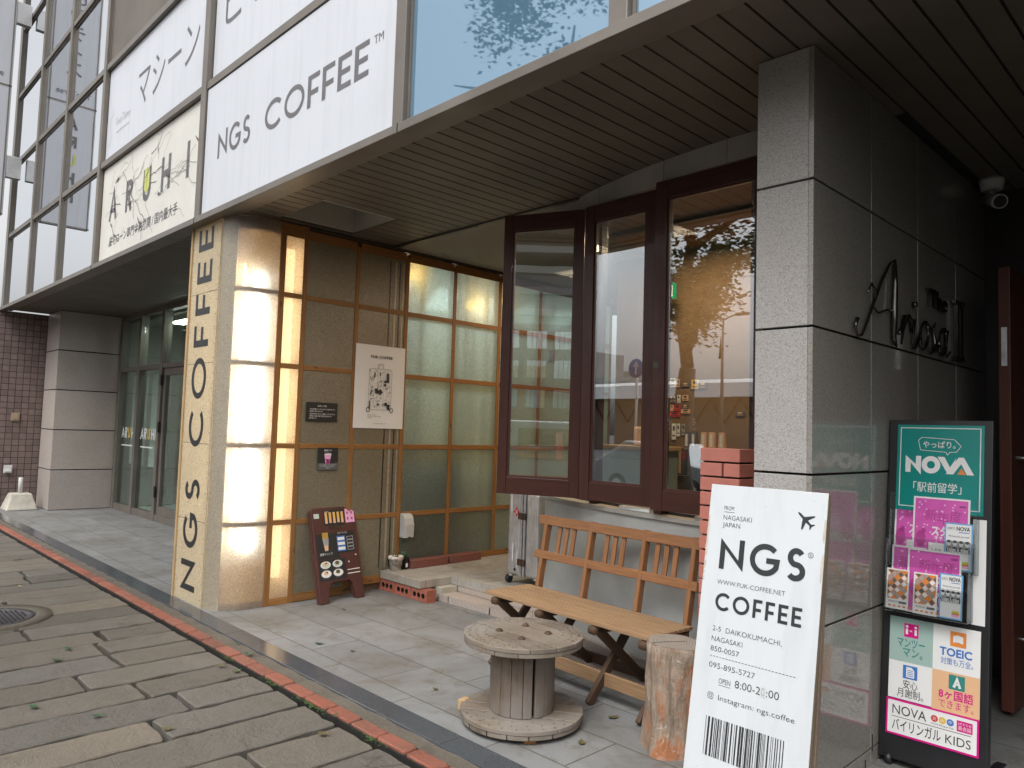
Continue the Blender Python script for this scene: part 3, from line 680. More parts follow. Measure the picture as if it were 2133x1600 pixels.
E_ = thing('glazed_entrance', 'bronze framed glass entrance of the loan office on the far left', 'entrance', (-12.0, 4.05, 0))
ex = [-13.52, -12.62, -11.62, -10.6, -9.2, -7.8]
for xx in ex:
    mb = MB(); mb.box(xx-.05, -.06, 0, xx+.05, .06, 3.2); mb.build('mullion', M['frame'], E_, .004, M=T(12, 0, 0))
for i in range(5):
    a, b = ex[i]+.05, ex[i+1]-.05
    for z0, z1 in ((2.26, 2.33), (0, .10), (3.13, 3.2)):
        mb = MB(); mb.box(a, -.05, z0, b, .05, z1); mb.build('rail', M['frame'], E_, .004, M=T(12, 0, 0))
    mb = MB(); mb.box(a+.002, -.006, .102, b-.002, .006, 2.258); p = mb.build('glass_panel', M['glass_in'], E_, M=T(12, 0, 0))
    mb = MB(); mb.box(a+.002, -.006, 2.332, b-.002, .006, 3.128); mb.build('fanlight', M['glass_in'], E_, M=T(12, 0, 0))
    if i < 2:
        mb = MB(); F = frame((a, -.0085, 1.18), (1, 0, 0), (0, 0, 1)); mb.caps(F, 'AR', .10, 0, .17, .17, 0, .0, .18); mb.caps(F, 'U', .40, 0, .17, .2, 1, 0.); mb.caps(F, 'HI', .57, 0, .17, .17, 0, 0., .18)
        mb.rect(F, .12, -.13, .66, -.11, 0, 0); mb.build('lettering', [M['white_ink'], M['yellow']], p)
        mb = MB(); mb.box(a+.12, .12, .75, b-.03, .14, 2.2); mb.build('roller_blind', plain('pale_blind', (.78, .85, .80), .8), E_, M=T(12, 0, 0))
    if i == 2:
        mb = MB(); mb.box(a+.02, -.03, .1, a+.10, .03, 2.25); mb.box(b-.10, -.03, .1, b-.02, .03, 2.25); mb.box(a+.1, -.03, .1, b-.1, .03, .22); mb.box(a+.1, -.03, 2.15, b-.1, .03, 2.25); mb.build('door_leaf', M['frame'], E_, .004, M=T(12, 0, 0))
        mb = MB()
        for zz in (.35, 1.3, 2.0): mb.box(a-.01, -.075, zz, a+.03, -.05, zz+.16)
        mb.build('hinges', M['blackmetal'], E_, .004, M=T(12, 0, 0))
t = thing('office_interior', 'pale loan office interior seen dimly through the far glass doors', 'room', (-11, 6, 0))
mb = MB(); mb.box(-3, 1.6, 0, 4, 1.65, 3.2); mb.box(-2.6, -1.85, .001, 4, 1.6, .01); mb.box(-3, -1.85, 3.1, 4, 1.6, 3.14); mb.box(-2.65, -1.85, 0, -2.6, 1.6, 3.2); mb.box(3.95, -1.7, 0, 4, 1.6, 3.2)
mb.build('room_walls', plain('office_paint', (.55, .58, .52), .8), t)
t = thing('ceiling_lamp', 'lit white fluorescent ceiling lamp behind the far entrance glass', 'lamp', (-11.55, 4.34, 3.0))
mb = MB(); mb.box(-.45, -.10, .02, .45, .10, .10); mb.build('lamp_body', M['white_plastic'], t)
mb = MB(); mb.box(-.43, -.08, -.01, .43, .08, .018); mb.build('diffuser', emit('office_lamp_glow', (.95, 1., .93), 16), t)
t = thing('office_counter', 'grey office counter low behind the far entrance glass', 'counter', (-11.6, 5.6, 0))
mb = MB(); mb.box(-1.4, -.3, 0, 1.4, .3, .75); mb.box(-1.45, -.35, .75, 1.45, .35, .79); mb.build('counter_body', M['paper_dk'], t, .005)
def lamp_area(name, loc, sx, sy, e, col, rot=(0, 0, 0)):
    d = bpy.data.lights.new(name, 'AREA'); d.shape = 'RECTANGLE'; d.size = sx; d.size_y = sy; d.energy = e; d.color = col
    o = bpy.data.objects.new(name, d); COL.objects.link(o); o.location = loc; o.rotation_euler = rot; return o
def lamp_point(name, loc, e, col, r=.03):
    d = bpy.data.lights.new(name, 'POINT'); d.energy = e; d.color = col; d.shadow_soft_size = r
    o = bpy.data.objects.new(name, d); COL.objects.link(o); o.location = loc; return o
# ------------------------------------------------------------------ lit corner column and fibreglass partition
XW = -5.79
BZ = [.675, 1.309, 1.978, 2.578]           # batten heights
CX, CY, CR = -6.05, 2.76, .26
K = thing('lit_corner_column', 'glowing fibreglass corner column with timber ribs and black lettering running up its front', 'column', (CX, CY, 0))
KM = T(-CX, -CY, 0)
def carc(a0, a1, n, r): return [(CX+r*sin(R(a0+(a1-a0)*i/n)), CY-r*cos(R(a0+(a1-a0)*i/n))) for i in range(n+1)]
def curved(mb, pts, z0, z1, mi=0):
    b = len(mb.v); n = len(pts); L = 0
    for i, p in enumerate(pts): mb.v.append((p[0], p[1], z0))
    for p in pts: mb.v.append((p[0], p[1], z1))
    for i in range(n-1):
        d = sqrt((pts[i+1][0]-pts[i][0])**2+(pts[i+1][1]-pts[i][1])**2)
        mb.face([b+i, b+i+1, b+n+i+1, b+n+i], mi, [(L, z0), (L+d, z0), (L+d, z1), (L, z1)], True); L += d
def strip(mb, po, pi_, z0, z1, mi=0):
    """solid curved bar between outer and inner plan lines"""
    curved(mb, po, z0, z1, mi); curved(mb, pi_[::-1], z0, z1, mi); n = len(po)
    for z, fl in ((z1, 0), (z0, 1)):
        b = len(mb.v)
        for p in po+pi_: mb.v.append((p[0], p[1], z))
        for i in range(n-1):
            q = [b+i, b+i+1, b+n+i+1, b+n+i]; mb.face(q[::-1] if fl else q, mi, [(i*.03, 0), (i*.03+.03, 0), (i*.03+.03, .03), (i*.03, .03)])
    for e in (0, n-1):
        b = len(mb.v); a, c = po[e], pi_[e]; mb.v += [(a[0], a[1], z0), (c[0], c[1], z0), (c[0], c[1], z1), (a[0], a[1], z1)]; mb.face([b, b+1, b+2, b+3], mi, [(0, 0), (.05, 0), (.05, z1-z0), (0, z1-z0)])
# skins
mb = MB(); curved(mb, carc(3, 40, 10, CR), .0, 3.185); mb.build('board_backed_sheet', M['frp_grey'], K, M=KM)
mb = MB(); curved(mb, carc(40, 90, 16, CR)+[(XW, 2.80), (XW, 2.888)], .0, 3.185); mb.build('glowing_sheet', M['frp_col'], K, M=KM)
mb = MB(); curved(mb, [(XW, 2.945), (XW, 3.105)], .04, 3.14); mb.build('narrow_sheet', M['frp_col'], K, M=KM)
mb = MB(); mb.box(-6.605, 2.487, 0.0, CX+.012, 2.500, 3.19); mb.build('lettered_panel', M['frp_text'], K, M=KM)
mb = MB(); mb.box(-6.640, 2.475, 0.0, -6.607, 2.62, 3.19); mb.build('edge_board', M['pine_pale'], K, M=KM)
F = KM @ frame((-6.60, 2.4865, 0), (0, 0, 1), (-1, 0, 0))      # text runs up the panel
mb = MB(); MT = KM @ frame((CX-.075, 2.4865, 0), (0, 0, 1), (-1, 0, 0))
mb.caps(MT, 'NGS', .095, .055, .305, .165, 0, .0012, .34, w=.92); mb.build('shop_initials', M['ink'], K); mb = MB(); mb.caps(MT, 'COFFEE', 1.275, .055, .305, .165, 0, .0012, .25, w=1.86)
mb.build('shop_word', M['ink'], K)
mb = MB()
for xx in (-6.595, CX-.012):
    for i in range(26): mb.lathe([(.004, 0), (.003, .002), (0, .002)], 6, M=frame((xx+rnd.uniform(-.004, .004), 2.4865, .06+i*.122), (1, 0, 0), (0, 0, 1)))
for zz in BZ: mb.box(-6.60, 2.4855, zz-.0015, CX, 2.4865, zz+.0015)
mb.build('nail_heads', M['rust'], K, M=KM)
# ribs and posts
for zz in BZ+[.03]:
    mb = MB(); strip(mb, carc(40, 90, 14, CR-.006)+[(XW-.006, 2.888)], carc(40, 90, 14, CR-.045)+[(XW-.045, 2.888)], zz-.022, zz+.022); mb.build('curved_rib', M['batten'], K, M=KM)
mb = MB(); strip(mb, carc(3, 90, 20, CR-.006)+[(XW-.006, 2.888)], carc(3, 90, 20, CR-.05)+[(XW-.05, 2.888)], 3.075, 3.185); mb.build('curved_rib', M['batten'], K, M=KM)
mb = MB(); strip(mb, carc(1, 39.5, 10, CR-.008), carc(1, 39.5, 10, CR-.03), 0.06, 3.07); mb.build('backing_board', M['pine_pale'], K, M=KM)
for y0, y1 in ((2.890, 2.943), (3.106, 3.150)):
    mb = MB(); mb.box(XW-.075, y0, 0, XW+.0015, y1, 3.19); mb.build('post', M['batten'], K, .003, M=KM)
for zz in BZ:
    mb = MB(); mb.box(XW-.06, 2.9435, zz-.022, XW+.0005, 3.1055, zz+.022); mb.build('batten', M['batten'], K, .003, M=KM)
mb = MB(); mb.box(XW-.06, 2.9435, 3.075, XW+.0005, 3.1055, 3.185); mb.box(XW-.06, 2.9435, .0, XW+.0005, 3.1055, .06); mb.build('batten', M['batten'], K, .003, M=KM)
# inside: lining and two tubes
mb = MB(); mb.box(-6.60, 3.135, 0, XW-.08, 3.15, 3.19); mb.box(-6.60, 2.505, 0, -6.585, 3.13, 3.19); mb.box(-6.58, 2.51, 3.17, CX, 3.13, 3.19); mb.box(-6.58, 2.51, 0.001, CX, 3.13, .02); mb.box(CX, 2.76, 3.17, XW-.08, 3.13, 3.19); mb.box(CX, 2.76, .001, XW-.08, 3.13, .02)
mb.build('lining', M['lining'], K, M=KM)
for (xx, yy, z0, z1) in ((-5.850, 2.735, .46, 2.72),):
    mb = MB(); mb.lathe([(0, z0), (.016, z0), (.016, z1), (0, z1)], 16, M=T(xx, yy, 0)); mb.build('fluorescent_tube', M['tube'], K, M=KM)
mb = MB(); mb.lathe([(0, .5), (.014, .5), (.014, 2.8), (0, 2.8)], 16, M=T(-5.925, 2.655, 0)); mb.build('fluorescent_tube', emit('warm_tube_glow', (1., .76, .42), 7.0), K, M=KM)

lamp_area('narrow_cell_fill', (-5.93, 3.04, 1.6), 2.8, .10, 2.8, (1., .78, .50), (0, R(-90), 0))  # added warm fill, brightens the narrow sheet from behind
P = thing('translucent_partition', 'timber and fibreglass partition wall lit from behind, leading to the doorway', 'partition', (XW, 4.6, 0))
PM = T(-XW, -4.6, 0)
ys = [3.150, 3.655, 4.204, 4.800, 5.430, 6.06, 6.70, 7.34]
for i, yy in enumerate(ys[1:]):
    lit = yy > 4.0; d = .10 if lit else .045
    mb = MB(); mb.box(XW-d, yy-.021, .05 if not lit else .18, XW+.0015, yy+.021, 3.12); mb.build('post', M['batten'], P, .003, M=PM)
for i in range(len(ys)-1):
    a, b = ys[i]+.022, ys[i+1]-.022; lit = i >= 2; d = .06 if lit else .04
    if i == 0: a = 3.151
    zz = [.04 if i == 0 else (.10 if i == 1 else .20)]+BZ+[3.12]
    for k, z in enumerate(zz):
        hh = .022 if 0 < k < 5 else (.035 if k == 0 else .04)
        mb = MB(); mb.box(XW-d, a, z-hh, XW+.0008, b, z+hh); mb.build('batten', M['batten'], P, .003, M=PM)
    for k in range(5):
        z0 = zz[k]+(.022 if k else .035); z1 = zz[k+1]-(.022 if k < 4 else .04)
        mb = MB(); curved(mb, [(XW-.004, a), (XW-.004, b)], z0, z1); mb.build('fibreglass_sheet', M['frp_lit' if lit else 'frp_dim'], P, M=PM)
mb = MB(); mb.box(XW-.02, 3.150, 3.165, XW+.01, 7.3, 3.19); mb.build('top_trim', M['frame_dark'], P, M=PM)
# strips dimly seen in the second dim bay
mb = MB()
for y0, wd, c in ((4.00, .012, 0), (4.06, .02, 1), (4.11, .012, 0), (4.15, .012, 1)):
    mb.box(XW-.0042, y0, .2, XW-.0032, y0+wd, 3.05, c)
mb.build('cover_strips', [M['blackmetal'], M['frp_grey']], P, M=PM)
mb = MB(); mb.box(XW-.09, 3.16, 0, XW-.05, 4.18, 3.19); mb.build('backing_board', M['wall_in'], P, M=PM)

# lit space behind the partition
t = thing('store_room', 'narrow lit space behind the translucent partition', 'room', (-6.5, 5.8, 0))
rm = T(6.5, -5.8, 0)
mb = MB(); mb.box(-6.62, 4.2, 0, -6.6, 8, 3.2); mb.box(-6.6, 4.2, 0, -5.9, 4.22, 3.2); mb.box(-6.6, 4.22, .17, -5.9, 8, .19)
mb.build('room_walls', M['lining_w'], t, M=rm)
mb = MB()
for yy, xx, w in ((4.40, -5.90, .05), (4.985, -5.89, .045), (5.03, -6.0, .035), (5.34, -5.91, .03), (5.66, -5.90, .05), (6.3, -5.9, .05), (6.9, -5.9, .05)):
    mb.box(xx-.04, yy-w/2, .19, xx+.01, yy+w/2, 3.15)
mb.build('stud', M['wall_in'], t, M=rm)
mb = MB(); mb.box(-6.35, 4.3, .19, -5.98, 5.0, 1.22); mb.box(-6.35, 5.25, .19, -5.98, 5.4, .55); mb.build('stored_crates', plain('dark_teal_crates', (.04, .09, .10), .6), t, .01, M=rm)
mb = MB(); mb.box(-6.3, 4.86, .19, -5.97, 5.15, .62); mb.build('stored_crates', plain('dark_red_crate', (.18, .04, .03), .6), t, .01, M=rm)
for yy, e in ((4.45, 1.7), (5.12, 1.7), (5.75, 1.3), (6.4, 1.2), (7.0, 1.2)): lamp_area('store_room_backlight', (-6.45, yy, 2.9), .34, .34, e, (.66, .90, 1.), (0, R(-35), 0))  # unseen backlights, cool tint added to suggest the sheet's iridescence
lamp_area('store_room_backlight', (-6.56, 5.9, 1.5), 1.2, 3.2, 2.2, (1., .86, .50), (0, R(-90), 0))  # added warm fill along the back wall, lifts the whole partition
for (yy, zz, e) in ((4.30, 2.98, .9), (5.12, 2.80, 1.0), (5.50, 2.9, .7)): lamp_point('store_room_bulb', (-5.93, yy, zz), e, (1., .60, .16), .06)
# ------------------------------------------------------------------ curved counter wall, lintel, windows
AX, AY, AR = -1.9, 8.475, 4.7
def cw(x0, x1, n, dr=0.):
    r = AR+dr; out = []
    for i in range(n+1):
        x = x0+(x1-x0)*i/n; a = math.asin((x-AX)/AR); out.append((AX+r*sin(a), AY-r*cos(a)))
    return out
t = thing('curved_wall', 'pale grey curved low wall under the open shop windows, behind the bench', 'wall', (-2.8, 4.0, 0))
LM = T(2.8, -4.0, 0)
mb = MB(); strip(mb, cw(-3.95, -1.60, 30), cw(-3.95, -1.60, 30, -.25), 0, .985); mb.build('wall_body', M['counter_wall'], t, M=LM)
mb = MB(); strip(mb, cw(-3.96, -1.60, 30, .018), cw(-3.96, -1.60, 30, -.27), .987, 1.012); mb.build('coping', M['lintel'], t, M=LM)
mb = MB()
for xx in (-2.95, -2.28): mb.box(xx-.0015, 0, .2, xx+.0015, .01, .98, M=None)
t2 = thing('curved_lintel', 'grey stone coated curved lintel between the shop windows and the soffit', 'lintel', (-2.8, 4.0, 3.08))
LM2 = T(2.8, -4.0, -3.08)
for a, b in ((-3.95, -3.24), (-3.236, -2.62), (-2.616, -2.16), (-2.156, -1.62)):
    mb = MB(); strip(mb, cw(a, b, 8, .02), cw(a, b, 8, -.25), 3.06, 3.199); mb.build('lintel_segment', M['lintel'], t2, M=LM2)

def window(p, q, label, mat='glass', stile=.075, stile_l=None):
    t = thing('shop_window', label, 'window', (p[0], p[1], 1.05), 'mahogany framed shop windows')
    L = sqrt((q[0]-p[0])**2+(q[1]-p[1])**2); t.rotation_euler = (0, 0, atan2(q[1]-p[1], q[0]-p[0]))
    H = 2.0; d = .045; sl = stile_l or stile
    for x0, x1 in ((0, sl), (L-stile, L)):
        mb = MB(); mb.box(x0, 0, 0, x1, d, H); mb.build('stile', M['mahog'], t, .004)
    for z0, z1 in ((0, .12), (H-.115, H)):
        mb = MB(); mb.box(sl, .002, z0, L-stile, d-.002, z1); mb.build('rail', M['mahog'], t, .004)
    mb = MB()
    for x0, x1, z0, z1 in ((sl, sl+.012, .12, H-.115), (L-stile-.012, L-stile, .12, H-.115), (sl+.012, L-stile-.012, .12, .132), (sl+.012, L-stile-.012, H-.127, H-.115)): mb.box(x0, .010, z0, x1, .036, z1)
    mb.build('glazing_bead', M['mahog'], t)
    mb = MB(); mb.box(sl+.013, .020, .133, L-stile-.013, .026, H-.128); mb.build('pane', M[mat], t)
    return t
w3 = window((-2.640, 3.757), (-1.90, 3.757), 'right hand mahogany framed shop window beside the granite wall end', stile_l=.085)
w2 = window((-3.300, 3.871), (-2.715, 3.867), 'middle mahogany framed shop window between two others', stile_l=.085)
w1 = window((-3.885, 3.660), (-3.325, 3.900), 'left mahogany framed shop window swung out towards the street', stile=.07)
mb = MB(); mb.box(0, -.03, .93, .035, .0, 1.02); mb.build('bolt_handle', M['alu'], w1, M=T(.36, .06, 0))
t = thing('window_sill_frame', 'dark timber outer frame standing on the coping under the shop windows', 'window frame', (-2.8, 4.0, 1.01))
for xx in (-3.30, -2.66, -2.0):
    mb = MB(); y = AY-sqrt(AR**2-(xx-AX)**2); mb.box(xx-.03, y+.03, 1.013, xx+.03, y+.10, 3.06); mb.build('jamb', M['mahog'], t, .003, M=T(2.8, -4.0, -1.01))
mb = MB(); strip(mb, cw(-3.93, -1.62, 20, -.10), cw(-3.93, -1.62, 20, -.22), 1.0125, 1.03); mb.build('inner_sill', M['paper_dk'], t, M=T(2.8, -4.0, -1.01))
for xx in (-2.86, -2.24):
    mb = MB(); y = AY-sqrt(AR**2-(xx-AX)**2); o = None
    mb.box(-.13, -.02, 0, .13, .02, .022); o = mb.build('sill_block', M['white_plastic'], None, .003); o.location = (xx, y+.045, 1.0125); o.rotation_euler = (0, 0, -.12 if xx < -2.5 else -.05)
    tag(o, 'flat pale block on the coping under the '+('middle window' if xx < -2.5 else 'right hand window, partly behind the white signboard'), 'block')

# ------------------------------------------------------------------ granite wall end with polished return
t = thing('granite_wall', 'grey granite clad wall end carrying metal letters on its dark polished side', 'wall', (-1.48, 4.4, 0))
GM = T(1.48, -4.4, 0); jz = [0, .07, .712, 1.352, 1.977, 2.611, 3.2]; jy = [3.07, 3.72, 4.39, 5.08, 5.74]
for i in range(len(jz)-1):
    z0, z1 = jz[i]+(.005 if i else 0), jz[i+1]-.005
    mb = MB(); mb.box(-1.610, 3.070, z0, -1.3745, 3.095, z1); mb.box(-1.612, 3.0955, z0, -1.59, 3.9, z1); mb.build('front_cladding', M['granite'], t, .002, M=GM)
    for k in range(4):
        mb = MB(); mb.box(-1.374, jy[k]+(.004 if k else .0008), z0, -1.352, jy[k+1]-.004, z1); mb.build('side_cladding', M['granite_pol'], t, .002, M=GM)
mb = MB(); mb.box(-1.588, 3.0965, 0, -1.378, 5.73, 3.195); mb.build('joint_core', M['black'], t, M=GM)
# metal letters
Fm = frame((-1.3515, 3.45, 2.0), (0, 1, 0), (0, 0, 1))
o = thing('wall_lettering', 'dark metal script lettering fixed high on the polished granite side', 'lettering', (-1.3515, 4.3, 2.1)); OI = T(1.3515, -4.3, -2.1)
def solid_text(mb, Mf, body, x, y, h, d0, d1, w=None, shear=0, bold=0):
    v, f = text_geo(body, bold); xs = [p[0] for p in v]; mn, mx = min(xs), max(xs); k = h/.7; kx = k if w is None else w/(mx-mn)
    P = [(x+(p[0]-mn)*kx+shear*p[1]*k, y+p[1]*k) for p in v]; n = len(P); b = len(mb.v)
    cnt = {}
    for ff in f:
        for i in range(len(ff)):
            e = (ff[i], ff[(i+1) % len(ff)]); cnt[e] = 1
    for d in (d0, d1):
        for p in P: mb.v.append(tuple(Mf @ Vector((p[0], p[1], d))))
    for ff in f: mb.face([b+n+i for i in ff]); mb.face([b+i for i in ff[::-1]])
    for (i, j) in cnt:
        if (j, i) not in cnt: mb.face([b+i, b+j, b+n+j, b+n+i])
def script(mb):
    k = 1.38; x0 = .60
    ring = lambda cx, cy, rx, ry: [(cx+rx*cos(R(60+a*24)), cy+ry*sin(R(60+a*24))) for a in range(16)]
    for path in ([(-.02, .04), (.0, .06), (.02, .125), (.015, .0), (.03, .08), (.065, .128), (.10, .11), (.115, .07), (.135, .125), (.132, .02), (.155, .0), (.20, .05)],
                 ring(.255, .065, .047, .062)+[(.30, .11), (.335, .10), (.375, .14), (.36, .10), (.395, .05), (.385, .01), (.35, .0), (.325, .02)],
                 [(.385, .02), (.44, .04)], ring(.49, .065, .047, .062)+[(.535, .125), (.535, .02), (.56, .0), (.60, .03)]):
        P = [Fm @ Vector((x0+(a+b*.25)*k, b*1.25, .02)) for a, b in path]; mb.tube(P, [.0085+.0035*sin(i*1.3) for i in range(len(P))], 7)
mb = MB()
A = [(.045,.06),(.02,.02),(.05,-.02),(.10,-.01),(.16,.06),(.25,.17),(.36,.30),(.46,.39),(.53,.42)]
mb.tube([Fm @ Vector((a, b+.0, .02)) for a, b in A], [.011,.007,.005,.006,.007,.008,.008,.006,.004], 8)
mb.tube([Fm @ Vector((a, b, .02)) for a, b in ((.53,.42),(.535,.3),(.52,.15),(.51,.02),(.55,-.02))], [.007,.013,.017,.014,.006], 8)
mb.tube([Fm @ Vector((a, b, .02)) for a, b in ((.17,.20),(.22,.25),(.27,.22),(.24,.14),(.30,.12),(.42,.15),(.56,.16))], [.004,.005,.006,.005,.005,.006,.005], 8)
script(mb)
solid_text(mb, Fm, 'The', 1.02, .26, .10, .008, .03, w=.34, shear=.15)
for xx in (1.56, 1.64): mb.box(xx, .0, .008, xx+.03, .36, .03, M=Fm)
for yy in (.0, .34): mb.box(1.525, yy, .006, 1.705, yy+.022, .0295, M=Fm)
mb.lathe([(0, 0), (.016, 0), (.016, .02), (0, .022)], 12, 0, Fm @ T(.835, .235, .008))
mb.build('letters', plain('dark_chrome', (.10, .095, .09), .18, .2, 20, .9), o, M=OI)

# hall beside the wall
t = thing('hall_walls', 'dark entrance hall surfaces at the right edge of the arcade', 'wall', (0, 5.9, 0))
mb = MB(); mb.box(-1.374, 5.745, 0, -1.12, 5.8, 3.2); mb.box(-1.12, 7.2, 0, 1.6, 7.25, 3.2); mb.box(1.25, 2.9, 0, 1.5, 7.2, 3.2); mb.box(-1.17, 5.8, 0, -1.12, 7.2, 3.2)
mb.build('granite_lining', granite('unlit_hall_granite', (.05, .042, .04), .3, True), t, M=T(0, -5.9, 0))  # near-black granite, the hall's darkness is put into its colour
t = thing('wooden_door', 'open red brown wooden door seen edge on at the right margin', 'door', (-1.07, 5.4, 0))
mb = MB(); mb.box(-.030, -.46, .03, .030, .36, 2.52); mb.build('door_leaf', wood('red_door_wood', (.085, .025, .016), (.15, .05, .032), False, .4, .7), t, .004)
mb = MB(); mb.box(-.014, -.464, 1.95, .014, -.460, 2.17); mb.box(-.009, -.4655, 1.97, .009, -.4635, 2.04); mb.box(-.009, -.4655, 2.06, .009, -.4635, 2.09); mb.build('lock_plate', M['alu'], t)
mb = MB(); mb.tube([(.03, -.36, 1.43), (.085, -.36, 1.43), (.085, -.24, 1.43)], .010, 8); mb.tube([(.03, -.36, .42), (.07, -.36, .42), (.07, -.28, .42)], .008, 8); mb.build('handle', M['alu'], t)
t = thing('security_camera', 'white dome based bullet security camera hanging from the dark soffit', 'security camera', (-1.24, 5.45, 3.2))
mb = MB(); mb.lathe([(0, -.075), (.05, -.075), (.062, -.07), (.066, -.03), (.07, -.028), (.072, 0)], 24); mb.build('mount', M['white_plastic'], t)
mb = MB(); mb.tube([(0, 0, -.07), (.0, -.01, -.10), (.02, -.03, -.125)], .018, 10); mb.build('bracket', M['white_plastic'], t)
mb = MB(); d = Vector((.55, -.75, -.38)).normalized(); p = Vector((-.015, .01, -.125))
mb.tube([p-d*.01, p, p+d*.10, p+d*.15], [.025, .042, .044, .046], 16); mb.build('camera_body', M['white_plastic'], t)
mb = MB(); mb.tube([p+d*.1505, p+d*.156], [.038, .036], 16); mb.build('lens_face', M['blackplastic'], t)

# ------------------------------------------------------------------ shop interior
t = thing('shop_room', 'brown coffee shop interior seen through the mahogany windows', 'room', (-3, 6, 0)); RM = T(3, -6, 0)
mb = MB(); mb.box(-5.7, 4.40, .10, -1.62, 7.4, .165); mb.build('floor', M['floor_in'], t, M=RM)
mb = MB(); x = -5.7
for i in range(14): mb.box(-3.95, 4.30+i*.215, 3.14+.001*(i % 2), -1.62, 4.51+i*.215, 3.155)
mb.build('ceiling_boards', M['ceil_in'], t, M=RM)
mb = MB(); mb.box(-4.35, 5.60, .165, -1.62, 5.65, 3.13); mb.build('pinboard_wall', M['kraft'], t, M=RM)
mb = MB(); mb.box(-5.72, 7.38, .165, -1.62, 7.42, 3.13); mb.box(-1.64, 3.99, .0, -1.615, 7.4, 3.15); mb.build('room_walls', M['wall_in'], t, M=RM)
mb = MB(); mb.box(-3.9, 4.75, 3.10, -1.7, 4.80, 3.138); mb.build('lighting_track', M['blackmetal'], t, M=RM)
for (xx, yy, e) in ((-3.3, 4.9, 17), (-2.4, 5.0, 12), (-4.9, 5.6, 8), (-4.8, 6.7, 8)): lamp_area('shop_downlight', (xx, yy, 3.09), .3, .3, e, (1., .74, .48))
CARDS = [(-3.74,2.0,-3.68,1.92,'white'),(-3.67,1.99,-3.64,1.92,'kraft'),(-3.62,1.96,-3.54,1.92,'dark'),(-3.52,1.98,-3.45,1.90,'yellow'),(-3.45,1.96,-3.37,1.90,'dark'),(-3.74,1.85,-3.705,1.78,'dark'),(-3.70,1.85,-3.67,1.78,'dark'),(-3.66,1.85,-3.63,1.78,'white'),
 (-3.61,1.85,-3.55,1.80,'kraft'),(-3.73,1.765,-3.70,1.71,'kraft'),(-3.69,1.765,-3.63,1.71,'red'),(-3.61,1.77,-3.55,1.73,'dark'),(-3.74,1.70,-3.63,1.66,'red'),(-3.62,1.725,-3.53,1.69,'kraft'),(-3.71,1.60,-3.67,1.46,'white'),(-3.66,1.60,-3.63,1.49,'white'),(-3.61,1.60,-3.58,1.50,'grey'),(-3.72,1.32,-3.66,1.20,'white'),(-3.10,1.71,-3.02,1.67,'dark')]
cm = {'white': 'paper', 'kraft': 'peach', 'dark': 'paper_dk', 'yellow': 'yellow', 'red': 'red', 'grey': 'paper_grey'}
CN = ['white camera shaped card at the top left of the pinboard', 'narrow tan card second along the top row of the pinboard', 'dark card third along the top row of the pinboard', 'yellow card in the top row of the pinboard', 'dark round edged card ending the top row of the pinboard', 'first dark card in the second row of the pinboard', 'second dark card in the second row of the pinboard', 'white card in the second row of the pinboard', 'wide tan card ending the second row of the pinboard', 'small tan card left of a red one on the pinboard', 'small red card in the third pinboard row', 'dark card above a tan one on the pinboard', 'wide red ticket in the fourth pinboard row', 'wide tan ticket beside the red one on the pinboard', 'long white tag, left of a shorter one on the pinboard', 'shorter white tag beside the long one on the pinboard', 'grey tag right of the white ones on the pinboard', 'small white card left of the dark framed picture', 'dark label alone on the right of the pinboard']
for i, (x0, z1, x1, z0, k) in enumerate(CARDS):
    mb = MB(); mb.box(x0, -.006, z0, x1, 0, z1, M=None)
    Fc = frame((x0, -.0065, z0), (1, 0, 0), (0, 0, 1)); w_, h_ = x1-x0, z1-z0
    mb.rect(Fc, w_*.18, h_*.2, w_*.82, h_*.3, .0005, 1); mb.rect(Fc, w_*.25, h_*.55, w_*.75, h_*.85, .0005, 1)
    o = mb.build('pinned_card', [M[cm[k]], M['ink'] if k != 'dark' else M['peach']]); o.location = (0, 5.597, 0); tag(o, CN[i], 'card', 'cards pinned on the brown board')
t = thing('framed_picture', 'tall dark framed picture hanging on the brown pinboard', 'picture', (-3.59, 5.595, 1.15))
mb = MB(); mb.box(-.06, -.015, 0, .06, 0, .24); mb.build('picture_frame', M['paper'], t)
mb = MB(); mb.box(-.052, -.018, .008, .052, -.0152, .232); mb.box(-.035, -.020, .02, -.012, -.0182, .22, 1); mb.box(.005, -.020, .14, .035, -.0182, .21, 2); mb.build('print', [M['paper_dk'], M['peach'], M['red']], t)
t = thing('hanging_garment', 'dark patterned garment hanging at the bottom of the pinboard', 'garment', (-3.41, 5.57, 1.02))
mb = MB(); pr = [(-.05, 0), (-.055, .12), (-.035, .22), (-.015, .27), (.015, .27), (.035, .22), (.05, .12), (.035, .0), (.02, .10), (.0, .11), (-.02, .02)]
mb.prism(pr, -.02, .012, 0, frame((0, 0, 0), (1, 0, 0), (0, 0, 1))); mb.build('cloth', plain('camouflage_cloth', (.05, .055, .04), .9, .8, 40), t)
t = thing('wall_shelf', 'thin brown shelf on the pinboard wall holding paper bags', 'shelf', (-3.3, 5.5, 1.40))
mb = MB(); mb.box(-.24, -.06, -.012, .26, .095, 0); mb.build('shelf_board', M['ceil_in'], t)
